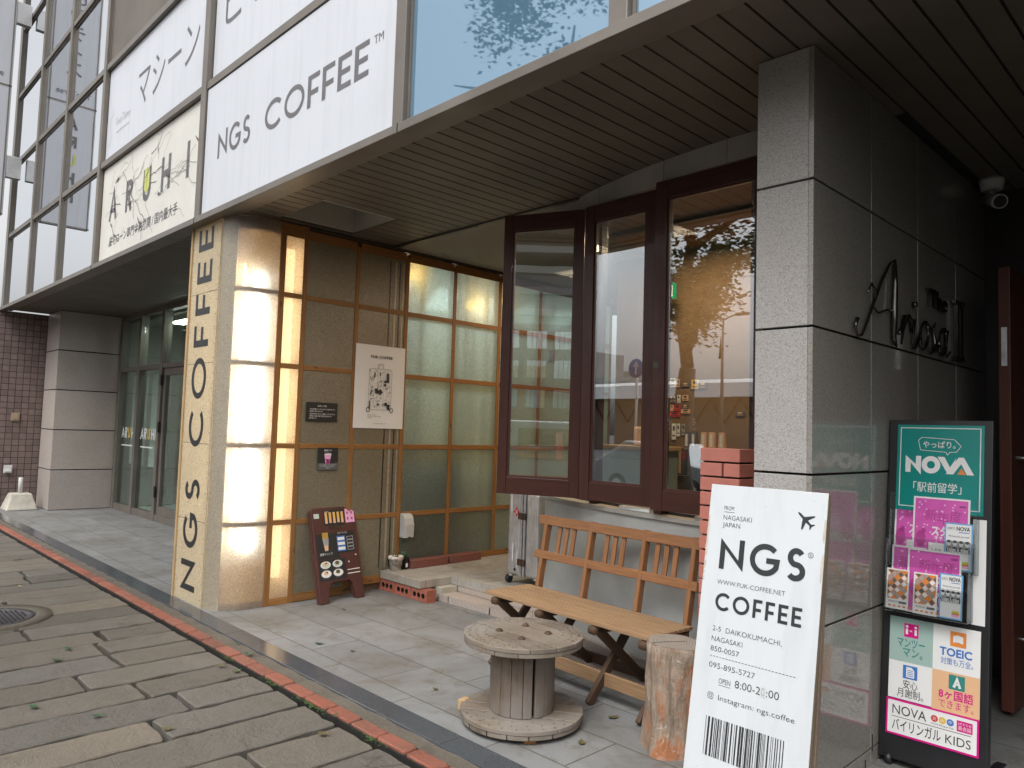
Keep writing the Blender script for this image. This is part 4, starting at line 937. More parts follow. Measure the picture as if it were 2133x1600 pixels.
for i, (xx, lab, k) in enumerate(((-3.49, 'black paper bag with a white strip, first on the shelf', 'd'), (-3.425, 'black paper bag with a white strip, second on the shelf', 'd'), (-3.33, 'tan paper bag, left of the two standing mid shelf', 'k'), (-3.255, 'tan paper bag, right of the two standing mid shelf', 'k'), (-3.165, 'tan paper bag ending the row on the shelf', 'k'))):
    mb = MB(); mb.box(-.028, -.02, 0, .028, .02, .13, taper=.8); mb.box(-.012, -.0225, .01, .012, -.0205, .11, 1)
    o = mb.build('paper_bag', [M['paper_dk'] if k == 'd' else M['peach'], M['paper']], None, .003); o.location = (xx, 5.50, 1.401); tag(o, lab, 'paper bag', 'paper bags on the shelf')
t = thing('exit_sign', 'green exit sign with a white running figure inside the shop', 'exit sign', (-3.64, 5.40, 2.735))
mb = MB(); mb.box(-.07, -.015, -.065, .07, .015, .065); mb.build('sign_box', emit('exit_green', (.02, .32, .12), .9), t, .004)
Fx = frame((0, -.0155, 0), (1, 0, 0), (0, 0, 1)); mb = MB()
mb.rect(Fx, .028, -.05, .05, .05, .0005); mb.ell(Fx, -.015, .038, .011, .011, .001); mb.ribbon(Fx, [(-.02, .024), (-.012, -.005)], .02, .001)
mb.ribbon(Fx, [(-.012, -.005), (.012, -.02), (.004, -.05)], .009, .0012); mb.ribbon(Fx, [(-.014, -.005), (-.025, -.03), (-.05, -.035)], .009, .0014); mb.ribbon(Fx, [(-.02, .022), (.008, .008), (.022, .016)], .007, .0016); mb.ribbon(Fx, [(-.022, .022), (-.042, .01), (-.045, -.01)], .007, .0018)
mb.build('running_figure', M['white_ink'], t)
mb = MB(); mb.tube([(-.04, 0, .065), (-.04, 0, .40)], .004, 6); mb.tube([(.04, 0, .065), (.04, 0, .40)], .004, 6); mb.build('hanger', M['blackmetal'], t)
t = thing('shop_counter', 'grey green shop counter with a wooden top behind the middle window', 'counter', (-3.85, 5.2, .165))
mb = MB(); mb.box(-.25, -.2, 0, .30, .25, 1.20); mb.build('counter_body', plain('grey_green_panel', (.33, .40, .37), .5, .15, 3), t, .004)
mb = MB(); mb.box(-.28, -.23, 1.2, .34, .28, 1.235); mb.build('counter_top', M['pine_pale'], t, .004)
mb = MB(); mb.prism([(0, 0), (.15, .02), (.17, .08), (.05, .12), (-.02, .06)], 0, .16); o = mb.build('paper_sack', M['peach'], None, .02); o.location = (-3.78, 5.12, 1.401); tag(o, 'crumpled brown paper sack on the shop counter', 'sack')
t = thing('condiment_tray', 'clear lidded tubs set on a tray just inside the left window', 'tray', (-4.0, 4.42, 1.013))
mb = MB(); mb.box(-.15, -.08, 0, .15, .08, .012); mb.build('tray', M['alu'], t)
for i in range(4):
    mb = MB(); mb.lathe([(0, .012), (.028, .012), (.034, .065), (.036, .066), (0, .072)], 16, M=T(-.105+i*.07, 0, 0)); mb.build('tub', M['acrylic'], t)

# ------------------------------------------------------------------ entry slab, steps and loose bricks
t = thing('entry_step', 'pale tiled entry slab stepping up to the shop doorway', 'step', (-5.2, 4.4, .1))
EM = T(5.2, -4.4, -.1)
mb = MB(); mb.prism([(-5.785, 4.02), (-5.185, 4.02), (-5.185, 4.375), (-3.97, 4.375), (-3.97, 7.3), (-5.785, 7.3)], .108, .178); mb.build('slab', M['slab_step'], t, .004, M=EM)
mb = MB(); mb.box(-5.78, 4.13, 0, -5.24, 4.4, .107); mb.box(-5.24, 4.20, 0, -5.10, 4.372, .107); mb.build('core', M['concrete'], t, M=EM)
t = thing('granite_step', 'low pinkish granite step curving along the foot of the pale wall', 'step', (-3.4, 4.1, 0)); SM = T(3.4, -4.1, 0)
mb = MB(); P1 = [(-5.15, 4.185), (-4.6, 4.195), (-4.2, 4.20)]+cw(-3.78, -1.62, 24, .20); P2 = [(-5.15, 4.38), (-4.6, 4.39), (-4.2, 4.40)]+cw(-3.78, -1.62, 24, .0)
strip(mb, P1, P2, 0.0, .058); mb.build('lower_tread', M['granite_step'], t, .004, M=SM)
mb = MB(); strip(mb, cw(-3.92, -1.62, 24, .075), cw(-3.92, -1.62, 24, .002), .059, .135); mb.box(-5.10, 4.376, .059, -4.0, 4.395, .106); mb.build('plinth', M['granite_step'], t, .004, M=SM)
mb = MB()
for i in range(8):
    xx = -5.0+i*.52
    if xx < -4.0: mb.box(xx, 4.183, .004, xx+.004, 4.19, .0585)
    else:
        for dr, z0, z1 in ((.2012, .004, .0585), (.0762, .06, .1352)):
            q_ = cw(xx, xx+.005, 1, dr); mb.add([(q_[0][0], q_[0][1], z0), (q_[1][0], q_[1][1], z0), (q_[1][0], q_[1][1], z1), (q_[0][0], q_[0][1], z1)], [(0, 1, 2, 3)])
mb.build('joints', M['black'], t, M=SM)
def holed_brick(x0, x1, y0, y1, z0, z1):
    """brick with three round holes through its long face"""
    mb = MB(); n = 16; w_, h_ = x1-x0, z1-z0; F = frame((x0, y0, z0), (1, 0, 0), (0, 0, 1)); cs = [w_*.24, w_*.5, w_*.76]; r = h_*.22
    xs = [0, w_*.37, w_*.63, w_]
    for k, cx_ in enumerate(cs):
        a, b = xs[k], xs[k+1]; ring = []; out = []
        for i in range(n):
            an = 2*pi*i/n; c_, s_ = cos(an), sin(an); ring.append((cx_+r*c_, h_/2+r*s_))
            tx = ((b-cx_) if c_ > 0 else (cx_-a))/max(abs(c_), 1e-6); ty = (h_/2)/max(abs(s_), 1e-6); q_ = min(tx, ty); out.append((cx_+q_*c_, h_/2+q_*s_))
        corner = {}
        for i in range(n):
            j = (i+1) % n; o1, o2 = out[i], out[j]; cn = None
            for cc in ((a, 0), (b, 0), (a, h_), (b, h_)):
                if (abs(o1[0]-cc[0]) < 1e-6 and abs(o2[1]-cc[1]) < 1e-6) or (abs(o1[1]-cc[1]) < 1e-6 and abs(o2[0]-cc[0]) < 1e-6):
                    if (abs(o1[0]-o2[0]) > 1e-6 and abs(o1[1]-o2[1]) > 1e-6): cn = cc
            loop = [ring[i], ring[j], o2]+([cn] if cn else [])+[o1]
            mb.add([(p[0], p[1], 0) for p in loop], [tuple(range(len(loop)))[::-1]], 0, F)
            mb.add([(*ring[i], 0), (*ring[j], 0), (*ring[j], -.07), (*ring[i], -.07)], [(0, 1, 2, 3)], 1, F)  # hole walls and backs near-black, shade inside put into the colour
        mb.add([(p[0], p[1], -.07) for p in ring], [tuple(range(n))], 1, F)
    mb.box(x0, y0+.0005, z0, x0+.0005, y1, z1); mb.box(x1-.0005, y0+.0005, z0, x1, y1, z1); mb.box(x0, y0, z1-.0005, x1, y1, z1); mb.box(x0, y0, z0, x1, y1, z0+.0005)
    return mb
hb = ['fully visible hollow brick at the right corner end under the slab', 'second hollow brick from the slab corner, under the slab edge', 'third hollow brick from the slab corner, under the slab edge', 'hollow brick under the slab half hidden by the menu board']
for i in range(4):
    x1 = -5.098-i*.236 if i else -5.098
    x0 = x1-.230
    o = holed_brick(-.115, .115, -.0, .10, 0, .102).build('hollow_brick', [M['terracotta'], M['gap']]); o.location = ((x0+x1)/2, 4.032, .001); tag(o, hb[i], 'brick', 'hollow bricks under the slab')
for i, (x, y, L, a, lab) in enumerate(((XW+.085, 4.50, .44, 0, 'long dark red brick lying at the partition foot, nearest the street'), (XW+.075, 4.955, .42, .03, 'dark red brick lying at the partition foot, farther inside'))):
    mb = MB(); mb.box(-.05, -L/2, 0, .05, L/2, .075); o = mb.build('red_brick', slabmat('dark_red_brick', [(0., (.22, .055, .04)), (1., (.26, .07, .05))], .8, False), None, .004); o.location = (x, y, .179); o.rotation_euler = (0, 0, a); tag(o, lab, 'brick', 'red bricks at the partition foot')
t = thing('brick_stack', 'dry stacked pink red bricks between the right window and the granite wall', 'brick pier', (-2.0, 3.55, 0))
z = 0.
mbb = MB(); mbb.box(-.10, -.085, 0, .10, .045, 1.42); 
for i in range(19):
    z0 = 1.438-.0755*(i+1)+.009; 
    if z0 < 0: break
    cuts = ((-.112, .112),) if i % 2 == 0 else ((-.112, .012), (.022, .112))
    for a, b in cuts:
        mb = MB(); mb.box(a, -.098, z0, b, .055, z0+.0665); mb.build('brick', plain('pink_brick', (.46, .165, .125), .7, .12, 9, bmp=.2) if 'pink_b' not in M else M['pink_b'], t, .003)
        M['pink_b'] = bpy.data.materials['pink_brick']
mbb.build('mortar', M['gap'], t)
# ------------------------------------------------------------------ suitcase
t = thing('suitcase', 'dented aluminium suitcase standing on end by the curved wall', 'suitcase', (-4.52, 4.83, .178))
for s_ in (-1, 1):
    mb = MB(); q = random.Random(3+s_)
    nx, nz = 14, 40; x0, x1 = (-.185, -.03) if s_ < 0 else (.03, .185)
    mb.box(x0, -.25, .075, x1, .25, .80, 0); mb.build('shell', M['alu'], t, .035, 4)
    mb = MB()
    for k in range(4): xx = x0+.03+k*.032; mb.box(xx, -.2525, .11, xx+.010, -.2495, .77)
    mb.build('ribs', M['alu'], t, .002)
mb = MB(); mb.box(-.029, -.247, .075, -.006, .247, .80); mb.box(.006, -.247, .075, .029, .247, .80); mb.build('frame_edges', M['alu_flat'], t, .002)
mb = MB(); mb.box(-.0055, -.235, .08, .0055, .235, .795); mb.build('seam', M['black'], t)
for zz in (.17, .56):
    mb = MB(); mb.box(-.045, -.262, zz, .045, -.2515, zz+.055); mb.box(-.012, -.268, zz+.005, .012, -.2625, zz+.05); mb.build('hinge', M['rust'], t, .003)
for s_ in (-1, 1):
    for yy in (-.2, .2):
        mb = MB(); mb.lathe([(0, -.016), (.034, -.016), (.038, -.010), (.038, .010), (.034, .016), (0, .016)], 20, M=T(s_*.175, yy-.02, .038) @ Matrix.Rotation(R(90), 4, 'Y')); w_ = mb.build('wheel', M['blackplastic'], t)
        mb = MB(); mb.lathe([(0, .0165), (.024, .0165), (0, .02)], 16, M=T(s_*.175, yy-.02, .038) @ Matrix.Rotation(R(90*s_), 4, 'Y')); mb.build('hub', M['alu_flat'], w_)
        mb = MB(); mb.box(s_*.15-.02, yy-.035, .06, s_*.15+.02, yy+.03, .09); mb.build('wheel_mount', M['concrete'], t, .008)
F = frame((-.07, -.2540, .62), (1, 0, 0), (0, 0, 1)); mb = MB(); mb.poly(F, [(0, -.04), (.036, 0), (0, .04), (-.036, 0)], .0005, 0); mb.ribbon(F, [(-.012, -.018), (.012, .018)], .006, .001, 1); mb.ribbon(F, [(.012, -.018), (-.012, .018)], .006, .0014, 1); mb.build('red_sticker', [M['red'], M['white_ink']], t)
mb = MB(); F = frame((-.10, -.2540, .2), (1, 0, 0), (0, 0, 1)); mb.rect(F, -.012, 0, .004, .15, .0005); mb.rect(F, .045, -.05, .055, .10, .0005); mb.rect(F, -.04, .42, -.02, .56, .0005); mb.build('torn_labels', M['paper'], t)
mb = MB(); mb.ell(frame((-.075, -.2540, .13), (1, 0, 0), (0, 0, 1)), 0, 0, .013, .013, .001); mb.build('stud', M['black'], t)

# ------------------------------------------------------------------ slatted bench
BO = Vector((-3.61, 3.325, 0)); BA = atan2(-.077, 1.33)
t = thing('slatted_bench', 'folding wooden slatted bench along the curved wall, with crossed legs', 'bench', BO, rz=BA)
BL, SD, SH = 1.335, .39, .458
for i in range(9):
    y0 = i*(SD/9); mb = MB(); mb.box(0, y0+.0022, SH-.020, BL, y0+SD/9-.0022, SH); mb.build('seat_slat', M['teak_seat'], t, .003)
fx = [.085, .495, .93, 1.285]
TY, TZ = .49, .925          # top of the back posts
def at(k, a, b): return Vector(a)+(Vector(b)-Vector(a))*k
for x in fx:
    mb = MB(); f0 = (x, .005, 0.005); f1 = (x, SD+.012, SH-.012); f2 = (x, TY, TZ)
    mb.beam(f0, f1, .030, .052, up=(0, 1, .3)); mb.build('front_leg', M['teak_dark'], t, .005)
    mb = MB(); mb.beam(f1, f2, .030, .050, up=(0, 1, .3)); mb.build('back_post', M['teak'], t, .006)
    mb = MB(); mb.beam((x+.034, .02, SH-.035), (x+.034, .52, .005), .028, .052, up=(0, 1, -.3)); mb.build('rear_leg', M['teak_dark'], t, .005)
    mb = MB(); mb.beam((x+.017, -.012, SH-.048), (x+.017, SD-.02, SH-.048), .062, .048); mb.build('seat_bearer', M['teak_dark'], t, .018)
def backpt(k): return at(k, (0, SD+.012, SH-.012), (0, TY, TZ))
for k0, k1 in ((.865, .995), (.40, .51)):
    mb = MB(); a, b = backpt(k0), backpt(k1); c = (a+b)/2; up = (b-a).normalized()
    mb.beam((-.0+.012, c.y-.012, c.z), (BL+.0, c.y-.012, c.z), .024, (b-a).length, up=(0, up.y, up.z)); mb.build('back_rail', M['teak'], t, .005)
for i in range(3):
    xm = (fx[i]+fx[i+1])/2
    for s_ in (-.082, -.016, .05):
        mb = MB(); a, b = backpt(.49), backpt(.89); mb.beam((xm+s_, a.y-.002, a.z), (xm+s_, b.y-.002, b.z), .034, .014, up=(0, 1, .2)); mb.build('back_slat', M['teak'], t, .003)
mb = MB(); k = .22; p = at(k, (0, .005, .005), (0, SD+.012, SH-.012)); mb.beam((.02, p.y+.03, p.z+.02), (BL-.02, p.y+.03, p.z+.02), .020, .075); mb.build('stretcher', M['teak_seat'], t, .004)
mb = MB(); p = at(.80, (0, .02, SH-.035), (0, .52, .005)); mb.beam((.02, p.y+.035, p.z), (BL-.02, p.y+.035, p.z), .020, .06); mb.build('stretcher', M['teak_dark'], t, .004)

# ------------------------------------------------------------------ cable spool table
t = thing('cable_spool', 'weathered wooden cable spool standing on end as a low table', 'spool table', (-2.766, 2.836, 0), rz=.35)
def boards_disc(mb, r, z0, z1, n, q, gap=.003, rot=0, jit=.0, notch=None):
    w_ = 2*r/n
    for i in range(n):
        a, b = -r+i*w_+gap/2, -r+(i+1)*w_-gap/2; P = []
        m = 10
        for k in range(m+1): y = a+(b-a)*k/m; P.append((sqrt(max(1e-5, r*r-y*y)), y))
        Q = [(-p[0], p[1]) for p in P[::-1]]; P = P+Q
        off = q.uniform(-jit, jit); mb.prism([(p[0], p[1]) for p in P], z0+off, z1+off, 0, Matrix.Rotation(rot, 4, 'Z'))
q = random.Random(11)
mb = MB(); boards_disc(mb, .312, .428, .450, 5, q, .0055, R(-22), .0012); mb.build('top_boards', M['greywood'], t, .003)
mb = MB(); boards_disc(mb, .309, .405, .4275, 6, q, .003, R(68), .001); mb.build('under_boards', M['greywood'], t, .003)
mb = MB(); boards_disc(mb, .318, .046, .068, 6, q, .006, R(12), .0015); mb.build('base_boards', M['greywood'], t, .003)
mb = MB(); boards_disc(mb, .314, .022, .0455, 6, q, .004, R(102), .001); mb.build('base_boards', M['greywood'], t, .003)
for i in range(17):
    a0, a1 = 2*pi*i/17, 2*pi*(i+.965)/17
    if i == 14: a1 -= .08
    mb = MB(); r0, r1 = .168, .150; pts = [(r0*cos(a0+(a1-a0)*k/4), r0*sin(a0+(a1-a0)*k/4)) for k in range(5)]+[(r1*cos(a1-(a1-a0)*k/4), r1*sin(a1-(a1-a0)*k/4)) for k in range(5)]
    mb.prism(pts, .069, .404); o = mb.build('stave', M['drumwood'], t, .003)
    uvl = o.data.uv_layers[0]; off = rnd.random()*20
    for l in o.data.loops:
        v = o.data.vertices[l.vertex_index].co; uvl.data[l.index].uv = (v.z+off, atan2(v.y, v.x)*.16+off)
mb = MB(); mb.lathe([(.13, .07), (.13, .403)], 24, cap=False); mb.build('drum_core', M['black'], t)
mb = MB(); mb.lathe([(.0, .4506), (.026, .4506), (.0262, .435)], 20); mb.build('axle_hole', M['black'], t)
for k in range(4):
    a = R(20+90*k); mb = MB(); mb.lathe([(.021, .4502), (.021, .4535), (.013, .4545), (.012, .462), (0, .463)], 12, M=T(.128*cos(a), .128*sin(a), 0)); mb.build('bolt', M['rust'], t)
mb = MB()
for rr, n_ in ((.285, 56), (.25, 44), (.20, 26)):
    for i in range(n_):
        a = 2*pi*i/n_+q.uniform(-.03, .03); r_ = rr+q.uniform(-.008, .008)
        mb.box(-.006, -.0022, .4498, .006, .0022, .4512, 0, T(r_*cos(a), r_*sin(a), 0) @ Matrix.Rotation(a+q.uniform(-.5, .5), 4, 'Z'))
        if i % 2 == 0: mb.box(-.005, -.002, .0675, .005, .002, .0692, 0, T((r_+.008)*cos(a+.1), (r_+.008)*sin(a+.1), 0) @ Matrix.Rotation(a, 4, 'Z'))
mb.build('nail_marks', M['ink'], t)
mb = MB()
for a in (.4, 2.2, 3.9, 5.3): mb.box(.22, -.03, 0, .29, .03, .0215, 0, Matrix.Rotation(a, 4, 'Z'))
mb.build('foot_wedge', M['batten'], t, .004)
o = MB(); o.prism([(-.02, -.03), (.02, -.025), (.028, .02), (-.01, .035)], .0, .055); o = o.build('splinter', M['pine_pale'], t, .004); o.location = (-.315, -.05, .018)

# ------------------------------------------------------------------ log stool
def logmat():
    m, tt, o = nodes('stripped_log'); v = coords(tt); vs = coords(tt, scale=(9, 9, 1.2)); n = noise(tt, vs, 3.2, 7, .65, .8); b = noise(tt, coords(tt, scale=(1, 1, .55)), 5.5, 6, .65, .5)
    c = ramp(tt, n, [(.3, (.17, .12, .085)), (.7, (.40, .32, .25))])
    c = mixc(tt, ramp(tt, b, [(.49, 0.), (.60, .9)]), c, mixc(tt, n, (.22, .075, .026), (.42, .165, .07)))
    wv = noise(tt, v, 12, 6, .7, .5); c = mixc(tt, ramp(tt, wv, [(.60, 0.), (.70, .85)]), c, (.62, .59, .55))
    h = math_(tt, 'ADD', n, math_(tt, 'MULTIPLY', wv, .6)); bsdf(tt, o, c, .8, 0, .3, bump(tt, h, .9, .02)); return m
def endgrain():
    m, tt, o = nodes('log_end_grain'); v = coords(tt); w_ = N(tt, 'ShaderNodeTexWave', {'Vector': v, 'Scale': 24., 'Distortion': 3.2, 'Detail': 4., 'Detail Scale': 1.2}, wave_type='RINGS', rings_direction='Z').outputs['Fac']
    n = noise(tt, v, 9, 6, .6); c = ramp(tt, w_, [(.1, (.17, .14, .115)), (.9, (.31, .275, .235))]); c = mixc(tt, ramp(tt, n, [(.4, 0.), (.7, .6)]), c, (.20, .165, .135))
    bsdf(tt, o, c, .85, 0, .3, bump(tt, math_(tt, 'ADD', w_, n), .4, .004)); return m
t = thing('log_stool', 'upright stripped log with orange and white patches used as a stool', 'log stool', (-2.055, 3.165, 0))
mb = MB(); seg, rows = 56, 26; q = random.Random(4); ph = [q.uniform(0, 6.3) for _ in range(8)]; base = len(mb.v)
def lr(a, z):
    r = .142+.010*sin(a*2+ph[0])+.006*sin(a*3+ph[1])+.004*sin(a*5+ph[2]+z*4)
    r += .022*max(0, 1-z/.16)**1.5*(1+.6*sin(a*4+ph[3]))+.003*sin(z*31+a*3)
    d = (a-4.25+pi) % (2*pi)-pi; r -= .022*math.exp(-(d/.055)**2)
    d2 = (a-5.2+pi) % (2*pi)-pi; r -= .012*math.exp(-(d2/.5)**2)*math.exp(-((z-.10)/.09)**2)*2
    if z > .49: r -= .008
    return r
for k in range(rows+1):
    z = .50*k/rows
    for i in range(seg): a = 2*pi*i/seg; r = lr(a, z); mb.v.append((r*cos(a), r*sin(a), z))
for k in range(rows):
    for i in range(seg):
        j = (i+1) % seg; mb.face([k*seg+i, k*seg+j, (k+1)*seg+j, (k+1)*seg+i], 0, smooth=True)
mb.build('trunk', logmat(), t)
mb = MB(); mb.poly(T(0, 0, .501), [(lr(2*pi*i/seg, .50)*cos(2*pi*i/seg), lr(2*pi*i/seg, .50)*sin(2*pi*i/seg)) for i in range(seg)], 0); mb.build('end_grain', endgrain(), t)
mb = MB(); mb.ribbon(T(0, 0, .5025), [(-.14*.45, -.12), (-.04, -.06), (0, 0), (.03, .05)], .004, 0); mb.build('check_crack', M['black'], t)

# ------------------------------------------------------------------ maroon menu board leaning on the partition
MBF = frame((XW+.235, 3.285, .005), (-.13, 1, 0), (-.25, -.035, 1))
t = thing('menu_board', 'maroon plastic menu board leaning on the partition, covered with food photos', 'menu board', (XW+.2, 3.5, 0)); MI = T(-(XW+.2), -3.5, 0)
w_, h_ = .47, .80; c = .035
def rc(x0, y0, x1, y1, r, n=6): return arc(x1-r, y1-r, r, r, 0, 90, n)+arc(x0+r, y1-r, r, r, 90, 180, n)
pts = rc(0, 0, w_, h_, c)+[(0, 0), (.085, 0), (.115, .135), (.145, .165), (w_-.145, .165), (w_-.115, .135), (w_-.085, 0), (w_, 0)]
mb = MB(); mb.prism(pts, -.022, 0, 0, MI @ MBF); mb.build('front_panel', M['brown_board'], t, .005)
mb = MB(); mb.prism([(p[0], p[1]*.995) for p in pts], -.055, -.030, 0, MI @ MBF); mb.build('rear_panel', M['brown_board'], t, .005)
G = MI @ MBF
mb = MB(); mb.rect(G, .02, .36, .25, .575, .0008, 0); mb.rect(G, .02, .185, .30, .355, .0008, 0); mb.rect(G, .215, .40, .43, .58, .0012, 0); mb.rect(G, .12, .64, .34, .775, .0012, 0); mb.build('black_cards', M['ink'], t)
mb = MB(); mb.rect(G, .355, .655, .455, .775, .0012, 0)
for i in range(4): mb.ell(G, .38+.045*(i % 2), .69+.05*(i//2), .010, .013, .0018, 1)
mb.build('pink_card', [M['pink_l'], M['pink_d']], t)
mb = MB()
for i in range(4):
    px, py = .09+.125*(i % 2), .315-.075*(i//2); mb.ell(G, px, py, .052, .030, .0020, 0); mb.ell(G, px, py, .042, .023, .0026, 3 if i in (0, 1) else 0); mb.ell(G, px-.004, py+.008, .022, .016, .0032, (1, 2, 1, 2)[i]); mb.ell(G, px+.006, py+.014, .010, .007, .0038, 2)
    mb.text(G, '・・・・', px-.03, py-.042, .010, 0, .0016, w=.05)
for i in range(5): mb.rect(G, .135+i*.043, .66+.004*(i % 2), .160+i*.043, .755, .0020, 1); mb.rect(G, .139+i*.043, .70, .156+i*.043, .75, .0026, 4)
mb.text(G, 'HOT', .137, .752, .014, 0, .0030)
mb.text(G, '珈琲ドリンク', .045, .395, .018, 0, .0020, w=.13); mb.text(G, 'ラテ アイス', .25, .562, .014, 0, .0020, w=.10)
mb.rect(G, .235, .415, .325, .545, .0020, 5)
for i in range(3): mb.rect(G, .243, .425+i*.042, .317, .450+i*.042, .0026, 0)
for i in range(4): mb.ribbon(G, [(.345, .42+i*.03), (.41, .42+i*.03), (.41, .443+i*.03), (.345, .443+i*.03)], .002, .0020, 0, True)
mb.poly(G, [(.10, .43), (.135, .43), (.15, .535), (.085, .535)], .0022, 6); mb.poly(G, [(.102, .435), (.133, .435), (.138, .475), (.097, .475)], .0028, 1)
for i in range(7): mb.rect(G, .085+i*.009, .535, .090+i*.009, .585, .0034, 4)
mb.rect(G, .02, .71, .075, .75, .0014, 3)
for i in range(2): mb.rect(G, .315, .215+i*.032, .45, .222+i*.032, .0014, 0)
mb.rect(G, .415, .365, .43, .375, .0014, 0); mb.rect(G, .335, .31, .345, .325, .0014, 0)
mb.build('pictures', [M['paper'], M['peach'], M['leaf'], plain('pale_mint_plate', (.50, .60, .55), .4), M['yellow'], M['blue'], M['paper_grey']], t)
mb = MB(); mb.box(.16, .61, .0008, .32, .635, .006, 0, G); mb.build('clip_bar', M['acrylic'], t)

# ------------------------------------------------------------------ pots
t = thing('flower_pot', 'small white distressed flower pot with dry stems on the slab corner', 'flower pot', (-5.70, 4.13, .179))
mb = MB(); mb.lathe([(0, 0), (.048, 0), (.063, .098), (.069, .098), (.071, .128), (.062, .128), (.058, .105), (0, .105)], 28)
m_, tt, oo = nodes('distressed_white_pot'); v = coords(tt); n = noise(tt, v, 26, 7, .7); bsdf(tt, oo, ramp(tt, n, [(.40, (.30, .22, .17)), (.50, (.66, .63, .58))]), .75, 0, .3, bump(tt, n, .3, .004)); mb.build('pot', m_, t)
mb = MB(); mb.lathe([(0, .112), (.03, .115), (.057, .108)], 16); mb.build('soil', M['soil'], t)
o = MB(); q = random.Random(2)
for i in range(9):
    a = q.uniform(0, 6.3); o.tube([(0.01*cos(a), .01*sin(a), .11), (.03*cos(a), .03*sin(a), .14+q.uniform(0, .02)), (.05*cos(a), .05*sin(a), .145+q.uniform(0, .03))], [.002, .0016, .001], 5)
for i in range(14):
    a = q.uniform(0, 6.3); r_ = q.uniform(.01, .045); z_ = q.uniform(.125, .165); d = Vector((cos(a), sin(a), .3))*.018; e = Vector((-sin(a), cos(a), 0))*.006; p = Vector((r_*cos(a), r_*sin(a), z_)); o.add([p, p+d*.5+e, p+d, p+d*.5-e], [(0, 1, 2, 3)])
o = o.build('dry_plant', M['leaf']); o.location = (-5.70, 4.13, .179); tag(o, 'withered brown plant growing in the white pot', 'plant')
t = thing('plastic_pot', 'small black plastic pot with a white price tag behind the white pot', 'flower pot', (-5.715, 4.235, .179))
mb = MB(); mb.lathe([(0, 0), (.035, 0), (.048, .10), (.050, .10), (.044, .095), (0, .09)], 20); mb.build('pot', M['blackplastic'], t)
mb = MB(); mb.box(.041, -.012, .02, .043, .012, .055); mb.build('price_tag', M['paper'], t)
o = MB()
for i in range(7):
    a = i*.9; o.tube([(.008*cos(a), .008*sin(a), .09), (.014*cos(a), .014*sin(a), .13), (.020*cos(a), .020*sin(a), .16)], [.006, .009, .003], 6)
o = o.build('succulent', M['leaf_g']); o.location = (-5.715, 4.235, .179); tag(o, 'small green succulent in the black plastic pot', 'plant')
# grey outlet hood on the partition
t = thing('outlet_cover', 'grey plastic outlet hood fixed low on the partition above the red brick', 'outlet cover', (XW+.002, 4.275, .46))
mb = MB(); pr = [(0, 0), (.085, 0), (.085, .12), (.07, .18), (.045, .215), (0, .225)]; mb.prism(pr, -.055, .055, 0, frame((0, 0, 0), (1, 0, 0), (0, 0, 1))); mb.build('hood', plain('grey_plastic_hood', (.42, .42, .40), .5, .08, 8), t, .006)
mb = MB(); mb.box(.0855, -.01, .0, .088, .01, .012); mb.build('cable_slot', M['black'], t)

# ------------------------------------------------------------------ poster and notices on the partition
F = frame((XW+.006, 3.658, 1.476), (0, 1, 0), (0, 0, 1)); t = thing('coffee_poster', 'large white poster with a black line drawing of a sticker covered suitcase', 'poster', (XW+.006, 3.93, 1.476)); I = T(-(XW+.006), -3.93, -1.476)
mb = MB(); n = 10
for i in range(n):
    a, b = .545*i/n, .545*(i+1)/n; za, zb = .003*sin(i*.9), .003*sin((i+1)*.9)
    mb.add([(a, 0, za), (b, 0, zb), (b, .764, zb), (a, .764, za)], [(0, 1, 2, 3)], 0, I @ F, True)
mb.build('sheet', M['paper'], t)
G = I @ F; mb = MB(); q = random.Random(8)
mb.text(G, 'FUK COFFEE', .165, .645, .026, 0, .005, w=.235, bold=.015)
mb.ribbon(G, [(.150, .185), (.150, .535), (.165, .548), (.385, .548), (.40, .535), (.40, .185), (.385, .172), (.165, .172)], .0022, .005, 0, True)
mb.ribbon(G, [(.245, .548), (.245, .588), (.252, .595), (.298, .595), (.305, .588), (.305, .548)], .0022, .0052); mb.ribbon(G, [(.252, .55), (.252, .583), (.298, .583), (.298, .55)], .0016, .0054)
for i in range(7): xx = .17+i*.035; mb.ribbon(G, [(xx, .178), (xx+.002, .30), (xx-.001, .42), (xx, .543)], .0012, .0056+i*.00003)
for i in range(120):
    x_, y_ = q.uniform(.158, .392), q.uniform(.185, .53); a = q.uniform(0, 3.1); L = q.uniform(.008, .03); mb.ribbon(G, [(x_, y_), (min(.396, max(.153, x_+cos(a)*L)), min(.54, max(.178, y_+sin(a)*L)))], q.choice([.0015, .002, .004]), .0060+i*.000012)
for (x_, y_, ww, hh, a) in ((.21, .49, .012, .045, 0), (.355, .47, .026, .085, .05), (.33, .435, .03, .02, 0), (.235, .345, .035, .042, .2), (.275, .335, .040, .044, .8), (.37, .20, .028, .05, .1), (.165, .215, .012, .07, 0), (.27, .50, .01, .03, .1), (.178, .33, .012, .05, -.3), (.255, .22, .02, .02, .5), (.34, .225, .03, .03, 0)):
    mb.rect(G @ T(x_, y_, 0) @ Matrix.Rotation(a, 4, 'Z'), -ww/2, -hh/2, ww/2, hh/2, .0080)
mb.ell(G, .325, .40, .012, .012, .0082)
for x_ in (.150, .405): mb.ribbon(G, [(x_+.017*cos(k*pi/10), .170+.020*sin(k*pi/10)) for k in range(20)], .006, .0084, 0, True)
for i, (x_, ww) in enumerate(((.145, .10), (.145, .15), (.145, .05))): mb.text(G, ('SUITCASE PRINT', 'TRAVEL COFFEE LABEL', 'JAPAN')[i], x_, .120-i*.014, .006, 0, .005, w=ww)
mb.text(G, 'www.fuk-coffee.com', .215, .042, .008, 0, .005, w=.14)
mb.build('print', M['ink'], t)
